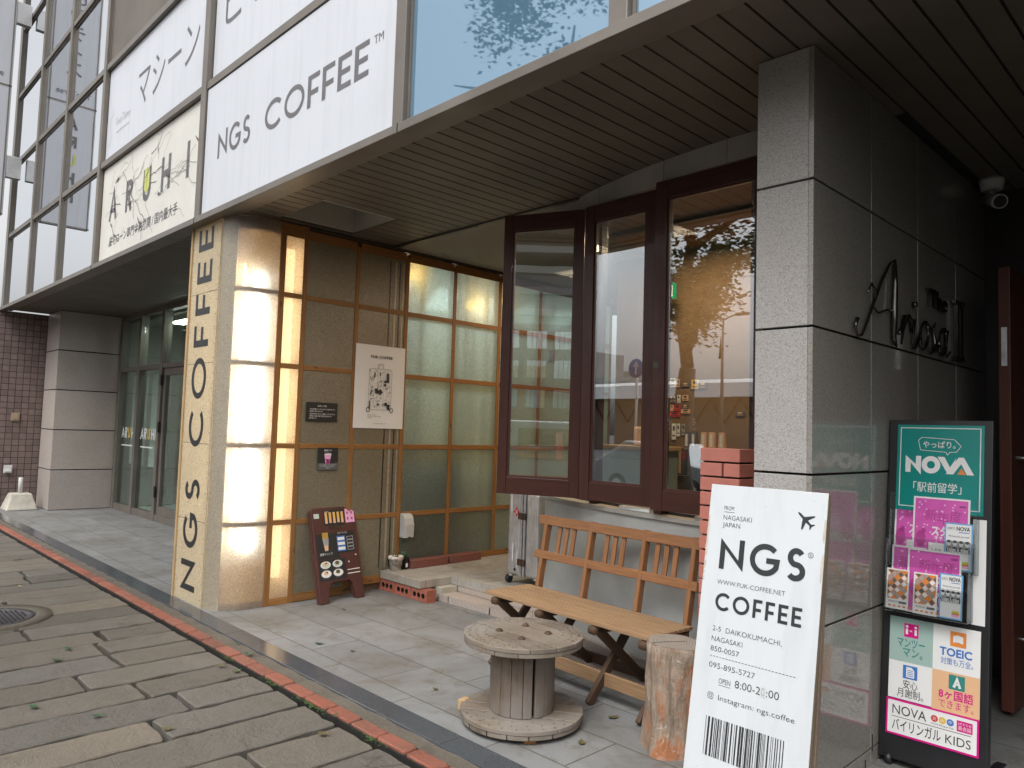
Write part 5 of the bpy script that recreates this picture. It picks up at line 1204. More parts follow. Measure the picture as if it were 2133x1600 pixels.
F = frame((XW+.006, 3.192, 1.520), (0, 1, 0), (0, 0, 1)); t = thing('notice_board', 'small black landscape notice with lines of white text on the partition', 'notice', (XW+.006, 3.34, 1.52)); I = T(-(XW+.006), -3.34, -1.52)
mb = MB(); mb.box(0, 0, -.004, .305, .167, 0, 0, I @ F); mb.build('board', M['blackplastic'], t, .001)
G = I @ F; mb = MB()
mb.text(G, '【店内のご利用】', .110, .130, .011, 0, .001, w=.085)
for i, (s_, ww) in enumerate((('・店内は禁煙となっておりますのでお願い致します', .25), ('  ご理解をお願い致します', .13), ('・飲食物の持ち込みはご遠慮くださいますよう', .25), ('・貴重品はお客様ご自身で管理をお願い致します', .22), ('  お願い致します', .075))): mb.text(G, s_, .03, .103-i*.0185-(0.004 if i > 1 else 0), .009, 0, .001, w=ww)
mb.build('lettering', M['white_ink'], t)
F = frame((XW+.008, 3.322, 1.103), (0, 1, 0), (0, 0, 1)); t = thing('drink_poster', 'small black poster showing a pink iced drink in a cup', 'poster', (XW+.008, 3.42, 1.103)); I = T(-(XW+.008), -3.42, -1.103); G = I @ F
mb = MB(); mb.box(0, 0, -.002, .198, .193, 0, 0, G); mb.rect(G, .002, .002, .196, .060, .0006, 1); mb.build('sheet', [M['ink'], M['paper_dk']], t)
mb = MB(); mb.poly(G, [(.078, .055), (.118, .055), (.132, .135), (.064, .135)], .0012, 0); mb.poly(G, [(.080, .056), (.116, .056), (.122, .095), (.074, .092), (.09, .10)], .0018, 1); mb.ell(G, .098, .137, .036, .007, .0024, 2)
mb.build('cup_picture', [M['pink_l'], M['pink_d'], M['paper']], t)
mb = MB(); mb.text(G, '季節限定ドリンク', .06, .165, .009, 0, .001, w=.075, bold=.02); mb.text(G, 'いちごスムージー', .065, .151, .007, 0, .001, w=.062)
for i, (s_, x_, ww) in enumerate((('さわやかな果実とミルクの一杯です', .02, .155), ('テイクアウトもできます', .03, .13), ('店内', .085, .03))): mb.text(G, s_, x_, .040-i*.013, .007, 0, .001, w=ww)
mb.build('lettering', M['white_ink'], t)
# ------------------------------------------------------------------ white boarding pass A-board
t = thing('coffee_signboard', 'white upright A-board printed like a boarding pass, with aeroplane and barcode', 'signboard', (-1.36, 2.6, 0))
I = T(1.36, -2.6, 0); G = I @ frame((-1.597, 2.482, .004), (1, 0, 0), (0, .2185, 1.304)); Wd, Hh = .470, 1.322
mb = MB(); mb.box(0, 0, -.004, Wd, Hh, 0, 0, G); mb.build('front_face', M['signwhite'], t, .0015)
mb = MB(); mb.box(0, .0, -.024, Wd, Hh, -.0042, 0, G); mb.build('plywood_core', M['edgewood'], t, .002)
mb = MB(); G2 = I @ frame((-1.597, 2.575, .004), (1, 0, 0), (0, .150, 1.29)); mb.box(.004, 0, -.011, Wd-.004, 1.30, .011, 0, G2); mb.build('rear_leaf', M['edgewood'], t, .002)
mb = MB(); mb.box(.05, .02, -.03, .08, .05, -.025, 0, G)
def zl(z): return (z-.004)/.986*1.0        # height on the world axis -> along the board
L = MB(); u0 = .066
L.text(G, 'FROM', u0, zl(1.211), .016, 0, .001, w=.042, bold=-.006); L.rect(G, u0, zl(1.203), u0+.046, zl(1.2045), .001)
L.text(G, 'NAGASAKI', u0, zl(1.174), .019, 0, .001, w=.120, bold=-.008); L.text(G, 'JAPAN', u0, zl(1.146), .019, 0, .001, w=.074, bold=-.008)
L.build('origin_text', M['faded_ink'], t); L = MB()
L.text(G, 'WWW.FUK-COFFEE.NET', u0, zl(.930), .017, 0, .001, w=.275, bold=-.008); L.build('web_address', M['faded_ink'], t); L = MB()
for i, (s_, z_, ww) in enumerate((('2-5  DAIKOKUMACHI,', .757, .278), ('NAGASAKI', .720, .128), ('850-0057', .684, .118))): L.text(G, s_, u0, zl(z_), .019, 0, .001, w=ww, bold=-.008)
L.build('street_address', M['faded_ink'], t); L = MB()
for i in range(26): L.rect(G, u0+i*.0131, zl(.665), u0+i*.0131+.008, zl(.667), .001)
L.build('dashed_rule', M['faded_ink'], t); L = MB()
L.text(G, '095-895-5727', u0, zl(.625), .020, 0, .001, w=.187, bold=-.008); L.build('phone_number', M['faded_ink'], t); L = MB()
L.text(G, 'OPEN', .112, zl(.576), .019, 0, .001, w=.048, bold=-.006); L.rect(G, .112, zl(.569), .162, zl(.5705), .001)
L.text(G, '8:00-2', .178, zl(.576), .027, 0, .001, w=.100, bold=-.004); L.text(G, ':00', .301, zl(.576), .027, 0, .001, w=.048, bold=-.004)
L.build('opening_hours', M['faded_ink'], t); L = MB()
L.text(G, 'Instagram: ngs.coffee', .116, zl(.517), .019, 0, .001, w=.295, bold=-.006); L.build('account_name', M['faded_ink'], t)
mb = MB(); mb.rect(G, .279, zl(.572), .297, zl(.606), .0012); mb.text(G, '0', .281, zl(.576), .027, 1, .0016, w=.014); mb.build('correction_patch', [plain('board_patch', (.50, .52, .53), .5), M['paper_grey']], t)
mb = MB(); mb.caps(G, 'NGS', u0, zl(.987), .118, .175, 0, .0012, .20, w=.345); mb.build('shop_initials', M['ink'], t)
mb = MB(); mb.caps(G, 'COFFEE', u0, zl(.833), .067, .175, 0, .0012, .20, w=.342); mb.build('shop_word', M['ink'], t); mb = MB()
mb.ribbon(G, [(.423+.009*cos(k*pi/8), zl(1.085)+.009*sin(k*pi/8)) for k in range(16)], .0016, .0012, 0, True); mb.text(G, 'R', .4205, zl(1.081), .008, 0, .0014, w=.006)
mb.build('registered_mark', M['ink'], t)
mb = MB(); A_ = G @ T(.395, zl(1.205), 0) @ Matrix.Rotation(R(48), 4, 'Z')
mb.poly(A_, [(0, .042), (.004, .034), (.005, .012), (.034, -.010), (.034, -.016), (.005, -.006), (.004, -.024), (.013, -.032), (.013, -.036), (0, -.032), (-.013, -.036), (-.013, -.032), (-.004, -.024), (-.005, -.006), (-.034, -.016), (-.034, -.010), (-.005, .012), (-.004, .034)], .001); mb.build('aeroplane_mark', M['ink'], t)
mb = MB(); q = random.Random(21); x = .075
while x < .385:
    w_ = q.choice([.002, .002, .0035, .0035, .006, .008]); mb.rect(G, x, zl(.318), x+w_, zl(.453), .001); x += w_+q.choice([.002, .003, .0045, .007])
mb.build('barcode', M['ink'], t)
mb = MB(); c_ = (.084, zl(.526)); mb.ribbon(G, [(c_[0]+a*.011+b*.004*1, c_[1]+d*.011) for a, b, d in ((-1,0,-.6),(-1,0,.6),(-.6,0,1),(.6,0,1),(1,0,.6),(1,0,-.6),(.6,0,-1),(-.6,0,-1))], .0018, .001, 0, True); mb.ribbon(G, [(c_[0]+.0055*cos(k*pi/7), c_[1]+.0055*sin(k*pi/7)) for k in range(14)], .0016, .001, 0, True); mb.ell(G, c_[0]+.006, c_[1]+.0065, .0012, .0012, .001); mb.build('camera_logo', M['ink'], t)
mb = MB(); q = random.Random(3)
for (x_, z_, sx, sz) in ((.004, 1.10, .005, .05), (.003, 1.16, .004, .03), (.464, 1.12, .004, .08), (.004, .98, .004, .03)):
    for i in range(6): mb.ell(G, x_+q.uniform(-.001, .003), z_+q.uniform(-sz, sz), sx*q.uniform(.4, 1), sz*q.uniform(.2, .6), .0004+i*.0001+z_*.0001, 0, 10)
mb.build('edge_wear', plain('worn_edge_stain', (.48, .42, .36), .8, .2, 30), t)

# ------------------------------------------------------------------ leaflet stand of the language school
t = thing('leaflet_stand', 'black leaflet stand with a teal header panel and clear pockets by the granite wall', 'leaflet stand', (-1.12, 3.9, 0))
I = T(1.12, -3.9, 0); G = I @ frame((-1.345, 3.79, .0), (1, 0, 0), (0, .16, 1.61)); Wd = .445; H = 1.618
def K_(z): return z*1.005
mb = MB(); mb.box(0, .03, -.05, Wd, H, 0, 0, G); mb.build('frame', M['blackmetal'], t, .004)
mb = MB(); mb.box(.02, .0, -.42, .06, .05, -.0505, 0, G); mb.box(Wd-.06, 0, -.42, Wd-.02, .05, -.0505, 0, G); mb.build('foot', M['blackmetal'], t, .004)
for x_ in (.045, Wd-.045):
    mb = MB(); mb.lathe([(0, -.014), (.022, -.014), (.026, 0), (.022, .014), (0, .014)], 16, M=I @ T(-1.345+x_, 3.80, .026) @ Matrix.Rotation(R(90), 4, 'Y')); mb.build('wheel', M['blackplastic'], t)
mb = MB(); mb.box(.040, K_(1.175), .0008, .412, K_(1.585), .005, 0, G); p = mb.build('header_panel', M['teal'], t, .001)
mb = MB(); b0, b1, c0, c1 = .056, .397, K_(1.195), K_(1.570); mb.ribbon(G, [(b0, c0), (b1, c0), (b1, c1), (b0, c1)], .004, .0056, 0, True)
mb.text(G, 'やっぱり。', .155, K_(1.478), .026, 0, .0056, w=.140, bold=.008)
mb.ribbon(G, [(.135, 1.510+.008), (.145, 1.472), (.255, 1.465), (.262, 1.452), (.272, 1.465), (.300, 1.468), (.318, 1.495), (.29, 1.525), (.15, 1.533)], .0025, .0056, 0, True)
def nova(mb, G, x, y, h, w, mi, z, tri):
    k = w/3.36; t_ = .30
    def P(pts, dx, dz=0): mb.poly(G, [(x+(a+dx)*k, y+b*h) for a, b in pts], z+dz, mi)
    P([(0, 0), (.27, 0), (.27, .58), (.80, 0-.12), (.80, 1), (.53, 1), (.53, .50), (0, 1.02)], 0)
    mb.ribbon(G, [(x+(1.30+.335*cos(i*pi/18))*k, y+(.5+.37*sin(i*pi/18)*1.0)*h) for i in range(36)], .27*k, z, mi, True)
    P([(0, 1), (.34, 1), (.62, .40), (.88, 1.0-.12), (.92, .96), (.70, 0.0), (.52, 0)], 1.62)
    P([(0, 0), (.62, 1), (.86, 1), (1.36, 0), (1.02, 0), (.74, .62), (.36, 0)], 2.12-.08, .0002)
    P([(.60, 0), (.98, 0), (.77, .36)], 2.04, .0004) if tri is None else mb.poly(G, [(x+(a+2.04)*k, y+b*h) for a, b in [(.56, 0), (.98, 0), (.76, .38)]], z+.0006, tri)
nova(mb, G, .080, K_(1.356), .080, .290, 0, .0056, 1)
mb.text(G, '「駅前留学」', .118, K_(1.270), .036, 0, .0056, w=.205, bold=.004)
mb.build('header_lettering', [M['paper'], M['orange']], p)
mb = MB(); mb.box(.035, K_(.303), .0008, .412, K_(.672), .004, 0, G); p = mb.build('lower_poster', M['paper'], t, .001)
mb = MB(); xm, zm = .222, .475
mb.rect(G, .035, zm, xm, .675, .0046, 0); mb.rect(G, xm, .29, .412, zm, .0046, 1)
mb.rect(G, .098, .590, .160, .652, .0052, 2); mb.rect(G, .292, .590, .356, .655, .0052, 3); mb.rect(G, .098, .402, .160, .462, .0052, 4); mb.rect(G, .290, .403, .354, .466, .0052, 5)
for s_ in (-1, 1): mb.ell(G, .129+s_*.019, .638, .006, .006, .0058, 6); mb.ribbon(G, [(.129+s_*.019, .628), (.129+s_*.019, .602)], .010, .0058, 6)
mb.text(G, '×', .121, .612, .014, 6, .0058, w=.013)
mb.poly(G, [(.304, .606), (.322, .611), (.344, .606), (.344, .636), (.325, .641), (.304, .636)], .0058, 6)
mb.poly(G, [(.112, .409), (.147, .409), (.147, .442), (.136, .455), (.112, .455)], .0058, 6)
for i in range(4): mb.rect(G, .118, .415+i*.008, .142, .418+i*.008, .0064, 4)
mb.caps(G, 'A', .306, .413, .042, .26, 6, .0058, w=.034)
mb.text(G, 'マンツー', .070, .545, .034, 5, .0052, w=.118, bold=.015); mb.text(G, 'マン。', .095, .503, .034, 5, .0052, w=.085, bold=.015)
mb.text(G, 'TOEIC', .250, .545, .034, 4, .0052, w=.130, bold=.03); mb.text(G, '対策も万全。', .255, .508, .024, 4, .0052, w=.130)
mb.text(G, '安心', .100, .360, .030, 7, .0052, w=.062); mb.text(G, '月謝制。', .075, .320, .030, 7, .0052, w=.112)
mb.text(G, '8ヶ国語', .250, .360, .032, 2, .0052, w=.138, bold=.02); mb.text(G, 'できます。', .250, .320, .028, 2, .0052, w=.140)
mb.build('poster_lettering', [M['sage'], M['peach'], M['magenta'], M['orange'], M['blue'], M['teal_d'], M['paper'], M['ink']], p)
mb = MB(); mb.box(.030, K_(.140), .0008, .412, K_(.300), .0055, 0, G); p = mb.build('kids_poster', M['magenta'], t, .001)
mb = MB(); mb.rect(G, .038, .150, .404, .293, .0060, 0)
mb.text(G, 'NOVA', .058, .235, .042, 1, .0066, w=.145); mb.rect(G, .055, .222, .382, .2245, .0066, 1); mb.text(G, 'バイリンガル', .058, .168, .040, 1, .0066, w=.205, bold=.008); mb.text(G, 'KIDS', .282, .168, .038, 1, .0066, w=.100)
for i, (c_, k) in enumerate((('幼', 2), ('小', 3), ('中', 4))): mb.ell(G, .236+i*.032, .259, .0145, .0145, .0066, k); mb.text(G, c_, .236+i*.032, .253, .012, 0, .0072, w=.014, align='C')
mb.rect(G, .326, .232, .388, .278, .0066, 5); mb.text(G, '3才からの', .331, .261, .009, 0, .0072, w=.052); mb.text(G, '英会話', .331, .240, .014, 0, .0072, w=.052); mb.text(G, 'NOVA Bilingual Kids', .222, .233, .007, 1, .0066, w=.092)
mb.build('kids_lettering', [M['paper'], M['ink'], M['red'], M['yellow'], M['blue'], M['magenta']], p)
# pockets: upper and lower tier
mb = MB(); mb.box(.372, .70, .001, .426, 1.165, .0018, 0, G); mb.build('pocket_back', M['paper'], t)
for (x0, y0, x1, y1, zo) in ((.030, .915, .398, 1.262, .045), (.030, .705, .378, 1.035, .085)):
    mb = MB(); mb.box(x0, y0, .002, x1, y1, .004, 0, G); mb.box(x0, y0, .002, x0+.003, y1, zo, 0, G); mb.box(x1-.003, y0, .002, x1, y1, zo, 0, G); mb.box(x0+.003, y0, zo-.003, x1-.003, y0+.14, zo, 0, G); mb.box(x0+.003, y0, .0045, x1-.003, y0+.003, zo-.003, 0, G)
    mb.build('clear_pocket', M['acrylic'], t, .001)

def leaflet(kind, x0, y0, x1, y1, z, label):
    w_, h_ = x1-x0, y1-y0; o_ = thing('leaflet', label, 'leaflet', (-1.345+x0, 3.85, .8), 'leaflets in the clear pockets')
    Gw = T(1.345-x0, -3.85, -.8) @ T(-1.12, 3.9, 0) @ G @ T(x0, y0, z) @ Matrix.Rotation(R(-2.2), 4, 'X')
    mb = MB(); mb.box(0, 0, -.003, w_, h_, 0, 0, Gw); mb.build('paper_sheet', M['paper'], o_)
    mb = MB()
    if kind == 'pink':
        mb.rect(Gw, .008, .008, w_-.008, h_-.008, .0006, 0); q = random.Random(int(x0*1000))
        for i in range(46): mb.ell(Gw, q.uniform(.014, w_-.014), q.uniform(h_*.2, h_-.012), .004, .004, .0010, 1, 8)
        mb.text(Gw, '新', w_*.22, h_*.68, .040, 2, .0014, w=.048); mb.text(Gw, '年', w_*.44, h_*.645, .040, 2, .0014, w=.048); mb.text(Gw, '度', w_*.66, h_*.68, .040, 2, .0014, w=.048)
        mb.text(Gw, 'スタート', w_*.34, h_*.47, .036, 3, .0014, w=.14, bold=.03); mb.text(Gw, 'キャンペーン', w_*.40, h_*.41, .016, 3, .0014, w=.11, bold=.02)
        mb.rect(Gw, w_*.30, h_*.10, w_*.93, h_*.36, .0012, 3); mb.text(Gw, '入会金', w_*.34, h_*.23, .015, 4, .0016, w=.045); mb.text(Gw, '0円', w_*.58, h_*.14, .05, 2, .0016, w=.07); mb.text(Gw, 'NOVA', w_*.82, h_*.88, .009, 4, .0014, w=.026, bold=.03)
        mb.ell(Gw, w_*.15, h_*.40, .022, .038, .0012, 2); mb.ell(Gw, w_*.20, h_*.52, .010, .012, .0012, 2)
        ms = [M['pink'], M['pink_l'], M['pink_d'], M['paper'], M['ink']]
    elif kind == 'orange':
        x_, y_, X, Y = .006, .045, w_-.006, h_-.006; mb.rect(Gw, x_, y_, X, Y, .0006, 0); n = 3; s_ = (X-x_)/n; rows = int((Y-y_)/s_*1.0)+1
        for j in range(2*rows):
            for i in range(n+1):
                cx_, cy_ = x_+i*s_+(j % 2)*s_/2, y_+j*s_/2; a = s_*.42; pts = [(max(x_, min(X, cx_+dx*a)), max(y_, min(Y, cy_+dy*a))) for dx, dy in ((1, 0), (0, 1), (-1, 0), (0, -1))]
                if cx_-a > X-.004 or cy_-a > Y or cx_+a < x_+.004: continue
                mb.poly(Gw, pts, .0010+.00001*(i+j*4), (1, 2, 3, 0, 2, 1, 3)[(i*3+j*2) % 7])
        mb.text(Gw, 'PREMIUM', .012, .028, .010, 2, .0012, w=.040); mb.rect(Gw, w_*.58, .027, w_*.92, .037, .0012, 2)
        for i in range(5): mb.rect(Gw, .012+i*.021, .010, .024+i*.021, .018, .0012, 0)
        ms = [M['orange'], M['paper_grey'], M['paper_dk'], M['paper']]
    else:
        mb.ribbon(Gw, [(.003, .003), (w_-.003, .003), (w_-.003, h_-.003), (.003, h_-.003)], .006, .0006, 0, True)
        mb.text(Gw, 'GUIDE TO', w_*.10, h_*.855, .011, 1, .0010, w=w_*.26); mb.text(Gw, 'NOVA', w_*.42, h_*.845, .017, 1, .0010, w=w_*.48, bold=.03); mb.rect(Gw, w_*.5, h_*.80, w_*.88, h_*.815, .0010, 4)
        mb.text(Gw, 'We have ALL you need!', w_*.14, h_*.70, .008, 1, .0010, w=w_*.74)
        mb.rect(Gw, .008, h_*.36, w_-.008, h_*.62, .0010, 2)
        for i in range(4): mb.ell(Gw, w_*(.16+i*.22), h_*.565, w_*.075, h_*.06, .0014, 3); mb.ell(Gw, w_*(.16+i*.22), h_*.60, w_*.08, h_*.03, .0018, 1); mb.ell(Gw, w_*(.16+i*.22), h_*.43, w_*.10, h_*.06, .0014, 1)
        mb.text(Gw, 'Open a door', w_*.10, h_*.41, .013, 3, .0024, w=w_*.78, bold=.02); mb.text(Gw, 'to the world!', w_*.12, h_*.36, .013, 3, .0024, w=w_*.74, bold=.02)
        mb.rect(Gw, w_*.56, h_*.06, w_*.88, h_*.11, .0010, 6); mb.rect(Gw, w_*.56, h_*.11, w_*.88, h_*.15, .0010, 5); mb.rect(Gw, w_*.56, h_*.15, w_*.88, h_*.20, .0010, 7)
        ms = [M['sky_blue'], M['ink'], M['paper_grey'], M['paper'], M['blue'], M['orange'], M['pink_l'], M['lime']]
    mb.build('print', ms, o_)
leaflet('pink', .040, .925, .230, 1.245, .012, 'pink leaflet in the upper pocket, mostly covered by another pink one')
leaflet('pink', .124, .922, .362, 1.250, .022, 'pink leaflet standing in front in the upper pocket')
leaflet('blue', .266, .928, .380, 1.140, .038, 'narrow blue edged leaflet in the upper pocket')
leaflet('pink', .042, .715, .190, 1.010, .040, 'pink leaflet in the lower pocket, mostly hidden at its left')
leaflet('pink', .116, .712, .340, 1.005, .052, 'pink leaflet behind the orange ones in the lower pocket')
leaflet('orange', .034, .716, .132, .900, .074, 'orange diamond patterned leaflet at the left of the lower pocket')
leaflet('orange', .152, .712, .252, .898, .074, 'orange diamond patterned leaflet in the middle of the lower pocket')
leaflet('blue', .258, .712, .352, .910, .066, 'narrow blue edged leaflet in the lower pocket')
# ------------------------------------------------------------------ the street behind the photographer (seen in reflections)
def tree(loc, seed, h0, crown, nleaf, label):
    q = random.Random(seed); t = thing('street_tree', label, 'tree', loc)
    mb = MB(); tips = []
    tr = [(0, 0, -.02), (.03, .02, .6), (-.04, .05, 1.3), (.02, .0, 2.0), (.05, -.03, h0)]; mb.tube(tr, [.21, .18, .165, .15, .12], 10)
    for i in range(11):
        a = i*2.4+q.uniform(-.4, .4); p = Vector((.03, 0, h0+.2+.30*i)); P = [p]; r = [.075]
        d = Vector((abs(cos(a))*.9+.1 if i % 3 else cos(a)*.3, sin(a), q.uniform(.0, .5))).normalized()
        for k in range(4):
            d = (d+Vector((q.uniform(-.4, .4), q.uniform(-.4, .4), q.uniform(-.15, .3)))).normalized(); p = p+d*q.uniform(.22, .42); P.append(p); r.append(.055*(1-k/4.5)); tips.append(p.copy())
            if q.random() < .6:
                e = (d+Vector((q.uniform(-1, 1), q.uniform(-1, 1), q.uniform(-.3, .6)))).normalized(); p2 = p+e*q.uniform(.2, .4); mb.tube([p, p2], [.022, .008], 5); tips.append(p2)
        mb.tube(P, r, 7)
    mb.tube([(.05, -.03, h0), (.0, .1, h0+.9), (.1, .0, h0+1.8), (.05, .1, h0+3.0), (.1, 0, h0+4)], [.10, .09, .07, .04, .015], 8); tips += [Vector((.0, .1, h0+1.6+.5*k)) for k in range(5)]
    mb.build('trunk', M['bark'], t)
    mb = MB()
    for i in range(nleaf):
        c_ = tips[int(len(tips)*(q.random()**1.25))] if i % 3 else q.choice(tips); p = c_+Vector((q.gauss(0, .15), q.gauss(0, .15), q.gauss(.03, .12)))
        if p.x < -.42: continue
        a = q.uniform(0, 6.3); d = Vector((cos(a), sin(a), q.uniform(-.6, .5))).normalized(); e = d.cross(Vector((q.uniform(-1, 1), q.uniform(-1, 1), 1))).normalized(); L = q.uniform(.08, .13)
        mb.add([p, p+d*L*.45+e*L*.26, p+d*L, p+d*L*.45-e*L*.26], [(0, 1, 2, 3)])
    for i in range(16):
        c_ = Vector((q.uniform(-1.15, .55), q.uniform(-.5, .5), 6.6+q.uniform(0, 1.5)))
        for k in range(170):
            p = c_+Vector((q.gauss(0, .20), q.gauss(0, .2), q.gauss(0, .14))); a = q.uniform(0, 6.3); d = Vector((cos(a), sin(a), q.uniform(-.6, .5))).normalized(); e = d.cross(Vector((q.uniform(-1, 1), q.uniform(-1, 1), 1))).normalized(); L = q.uniform(.07, .11)
            mb.add([p, p+d*L*.45+e*L*.26, p+d*L, p+d*L*.45-e*L*.26], [(0, 1, 2, 3)])
    mb.build('crown', M['foliage'], t)
tree((-6.0, -1.75, -.03), 5, 2.5, 1.6, 9000, 'broadleaved street tree reflected in the windows, with a bent trunk')
# shopping plaza across the road
t = thing('plaza_building', 'tall banded plaza building with red lower floors reflected in the left window', 'building', (-1, -60, -.2))
mb = MB(); mb.box(-12, -14, 0, 9, 14, 13.5); mb.build('body', plain('plaza_cladding', (.36, .34, .32), .6, .1, .3), t)
mb = MB()
for i in range(4): mb.box(-12.15, -14.15, 10.2+i*1.6, 9.15, 14.15, 10.75+i*1.6)
mb.build('floor_bands', plain('plaza_band', (.52, .50, .47), .6), t)
mb = MB(); mb.box(-12.1, 13.9, 0, 9.1, 14.10, 9.6); mb.build('red_front', plain('plaza_red', (.17, .035, .04), .6), t)
for j in range(4):
    for i in range(10):
        mb = MB(); x = -11.5+i*2.05; mb.box(x, 14.05, 1.2+j*2.2, x+1.45, 14.16, 2.5+j*2.2); w_ = mb.build('window', M['pane'], t)
        if j in (1, 2, 3):
            mb = MB()
            for k in range(1, 4): mb.box(x+k*.36-.02, 14.162, 1.2+j*2.2, x+k*.36+.02, 14.18, 2.5+j*2.2)
            mb.build('glazing_bars', M['blackmetal'], w_)
Fp = frame((6.0, 14.2, 8.95), (-1, 0, 0), (0, 0, 1)); mb = MB(); mb.text(Fp, 'PLAZA', .3, .2, .55, 0, .02, w=3.0); mb.rect(Fp, 2.6, -.75, 3.2, -.1, .02, 1); mb.rect(Fp, 1.9, -.75, 2.5, -.1, .02, 1); mb.rect(Fp, .8, -.8, 1.7, -.1, .02, 2); mb.rect(Fp, .6, -1.5, 1.5, -.95, .02, 0)
mb.build('signs', [M['paper'], M['red'], M['blue']], t)
# station
t = thing('station_building', 'long low station building with a white roof reflected in the right window', 'building', (-40, -62, -.2))
mb = MB(); mb.box(-24, -8, 0, 14, 8, 5.2); mb.build('body', plain('station_wall', (.20, .16, .13), .7, .2, .3), t)
mb = MB(); mb.prism([(-9, 5.2), (9.5, 5.2), (8.5, 6.6), (-9, 8.4)], -25, 15, 0, frame((0, 0, 0), (0, 1, 0), (0, 0, 1))); mb.build('roof', plain('white_roof', (.66, .67, .68), .5), t)
mb = MB()
for i in range(12): x = -23+i*3.1; mb.beam((x, 8.1, 2.9), (x+1.55, 8.1, 5.1), .22, .1); mb.beam((x+1.55, 8.1, 5.1), (x+3.1, 8.1, 2.9), .22, .1)
mb.build('truss', M['rust'], t)
Fp = frame((2, 8.2, 2.2), (-1, 0, 0), (0, 0, 1)); mb = MB(); mb.text(Fp, '長 崎 駅', 0, .5, .6, 0, .02, w=3.2); mb.text(Fp, 'NAGASAKI STATION', 0, 0, .28, 0, .02, w=3.2); mb.build('lettering', M['paper'], t)
# hill with masts
mb = MB(); n, m = 60, 12; q = random.Random(9); Hs = [120+30*sin(i*.16)+14*sin(i*.5+1)+q.uniform(-3, 3) for i in range(n+1)]
for j in range(m+1):
    for i in range(n+1):
        k = j/m; mb.v.append((-1700+i*35, -760-k*260, -1+Hs[i]*sin(k*pi/2)*(1 if j else 0)))
for j in range(m):
    for i in range(n): a = j*(n+1)+i; mb.face([a, a+1, a+n+2, a+n+1], smooth=True)
struct(mb.build('hill', plain('wooded_hill', (.085, .105, .085), .95, .4, .05)))
for i, (x, h, lab) in enumerate(((-705, 45, 'tallest lattice mast on the hill reflected in the middle window'), (-640, 24, 'short mast between two taller ones on the reflected hill'), (-585, 36, 'mast right of the short one on the reflected hill'))):
    t = thing('radio_mast', lab, 'mast', (x, -1000, 118), 'masts on the hill'); mb = MB(); mb.tube([(0, 0, 0), (0, 0, h*.5), (0, 0, h)], [3.0, 1.4, .4], 6); mb.build('lattice', M['rust'], t); mb = MB(); mb.box(-2.4, -2.4, h*.45, 2.4, 2.4, h*.52); mb.build('platform', M['red'], t)
# far city blocks
for i, (x, y, w_, d_, h_, c_) in enumerate(((-62, -74, 14, 10, 9, (.42, .42, .42)), (-95, -95, 20, 12, 16, (.40, .38, .36)), (-130, -110, 22, 14, 12, (.44, .43, .40)), (18, -64, 16, 12, 15, (.38, .37, .36)))):
    t = thing('apartment_block', ('low pale grey', 'tall greyish', 'wide cream', 'brownish grey')[i]+' apartment block across the street, seen only in reflections', 'building', (x, y, -.2))
    mb = MB(); mb.box(-w_/2, -d_/2, 0, w_/2, d_/2, h_); mb.build('walls', plain('block_wall', c_, .8, .1, .3), t)
    mb = MB()
    for j in range(int(h_/3)):
        for k in range(int(w_/2.6)): mb.box(-w_/2+.7+k*2.6, d_/2, 1+j*3, -w_/2+2.3+k*2.6, d_/2+.05, 2.4+j*3)
    mb.build('window_rows', M['pane'], t)
# lamp, traffic sign, signal
t = thing('street_lamp', 'double armed street lamp reflected in the right window', 'street lamp', (-18.2, -24, -.16))
mb = MB(); mb.tube([(0, 0, 0), (0, 0, 3), (0, 0, 7.3)], [.11, .09, .05], 10); mb.build('pole', M['frame'], t)
for s_ in (-1, 1):
    mb = MB(); mb.tube([(0, 0, 7.2), (s_*.5, 0, 7.35), (s_*.8, 0, 7.38)], .035, 8); mb.box(min(s_*.7, s_*1.35), -.12, 7.33, max(s_*.7, s_*1.35), .12, 7.43); mb.build('lamp_arm', M['frame'], t)
t = thing('traffic_sign', 'blue round traffic sign with a white arrow, reflected in the middle window', 'traffic sign', (-15.2, -12.5, -.16))
mb = MB(); mb.tube([(0, 0, 0), (0, 0, 4.1)], .045, 8); mb.build('pole', M['white_plastic'], t)
Fp = frame((0, .06, 3.85), (-1, 0, 0), (0, 0, 1)); mb = MB(); mb.lathe([(0, 0), (.32, 0), (.32, .01), (0, .01)], 28, 0, Fp); mb.ribbon(Fp, [(0, -.2), (0, .1)], .08, .012, 1); mb.poly(Fp, [(-.13, .05), (.13, .05), (0, .24)], .012, 1); mb.build('sign_disc', [M['blue'], M['white_ink']], t)
t = thing('traffic_signal', 'green lit traffic signal beside the blue sign in the window reflection', 'traffic signal', (-14.2, -12.5, -.16))
mb = MB(); mb.tube([(0, 0, 0), (0, 0, 4.0)], .06, 8); mb.box(-.5, -.1, 3.7, .5, .1, 4.05); mb.build('signal_head', M['blackmetal'], t)
mb = MB(); mb.lathe([(0, 0), (.12, 0), (.10, .03), (0, .04)], 18, 0, frame((.32, .101, 3.88), (-1, 0, 0), (0, 0, 1))); mb.build('green_light', emit('signal_green', (.05, .9, .55), 3), t)
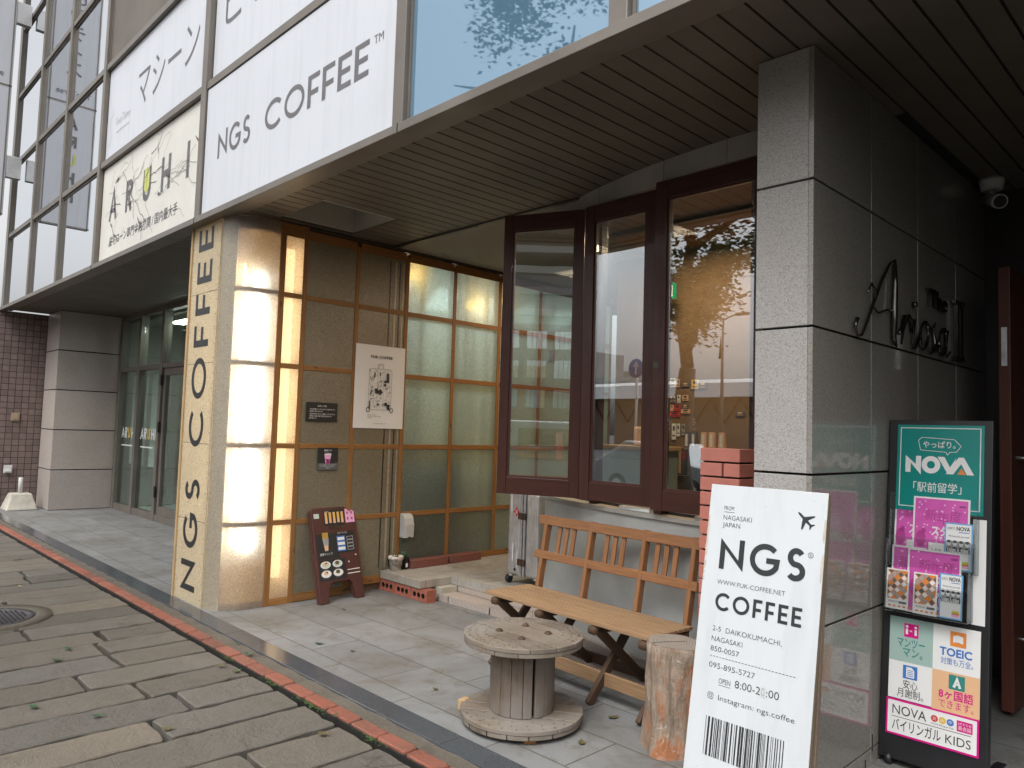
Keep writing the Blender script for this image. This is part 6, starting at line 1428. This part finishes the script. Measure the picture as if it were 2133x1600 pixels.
# vehicles
def vehicle(loc, rz, L, W_, prof, win, body, label, cat, band=None):
    t = thing('parked_'+cat if cat == 'car' else cat.replace(' ', '_'), label, cat, loc, rz=rz)
    mb = MB(); mb.prism(prof, -W_/2, W_/2, 0, frame((0, 0, 0), (1, 0, 0), (0, 0, 1))); mb.build('body', body, t, .05, 3)
    mb = MB()
    for s_ in (-1, 1):
        for wpts in win: mb.prism(wpts, s_*(W_/2+.004)-.004, s_*(W_/2+.004)+.004, 0, frame((0, 0, 0), (1, 0, 0), (0, 0, 1)))
    mb.build('windows', M['pane'], t)
    if band is not None:
        mb = MB(); mb.box(-L/2+.02, -W_/2-.006, .62, L/2-.02, W_/2+.006, .78); mb.build('red_band', band, t)
    for x_ in (-L*.31, L*.31):
        for s_ in (-1, 1):
            mb = MB(); mb.lathe([(0, -.1), (.25, -.1), (.30, -.07), (.30, .07), (.25, .1), (0, .1)], 24, M=T(x_, s_*(W_/2-.06), .30) @ Matrix.Rotation(R(90), 4, 'X')); w_ = mb.build('wheel', M['blackplastic'], t)
            mb = MB(); mb.lathe([(0, -.105), (.17, -.105), (.17, .105), (0, .105)], 18, M=T(x_, s_*(W_/2-.06), .30) @ Matrix.Rotation(R(90), 4, 'X')); mb.build('rim', M['alu_flat'], w_)
vehicle((-4.3, -6.6, -.16), 0, 4.2, 1.6, [(-2.1, .28), (2.1, .28), (2.1, .95), (1.95, 1.85), (-2.0, 1.9), (-2.1, 1.0)], [[(-1.8, 1.1), (-.7, 1.1), (-.7, 1.7), (-1.75, 1.7)], [(-.55, 1.1), (.6, 1.1), (.6, 1.7), (-.55, 1.7)], [(.75, 1.1), (1.9, 1.1), (1.8, 1.7), (.75, 1.7)]], M['signwhite'], 'white van with a red band passing outside, seen in the left window', 'van', M['red'])
vehicle((-11.2, -9.0, -.16), 0, 4.3, 1.65, [(-2.15, .25), (2.15, .25), (2.15, .8), (1.2, .95), (.6, 1.42), (-1.1, 1.46), (-1.9, .98), (-2.15, .9)], [[(-1.6, .98), (-.2, .98), (-.2, 1.36), (-1.05, 1.36)], [(-.1, .98), (.95, .98), (.5, 1.34), (-.1, 1.36)]], M['signwhite'], 'white car parked across the road, seen in the window reflections', 'car')
vehicle((-17.5, -9.3, -.16), 0, 4.3, 1.65, [(-2.15, .25), (2.15, .25), (2.15, .8), (1.2, .95), (.6, 1.42), (-1.1, 1.46), (-1.9, .98), (-2.15, .9)], [[(-1.6, .98), (-.2, .98), (-.2, 1.36), (-1.05, 1.36)], [(-.1, .98), (.95, .98), (.5, 1.34), (-.1, 1.36)]], plain('silver_paint', (.45, .46, .47), .25, .05, 3, .6), 'silver car parked across the road beyond the white car', 'car')
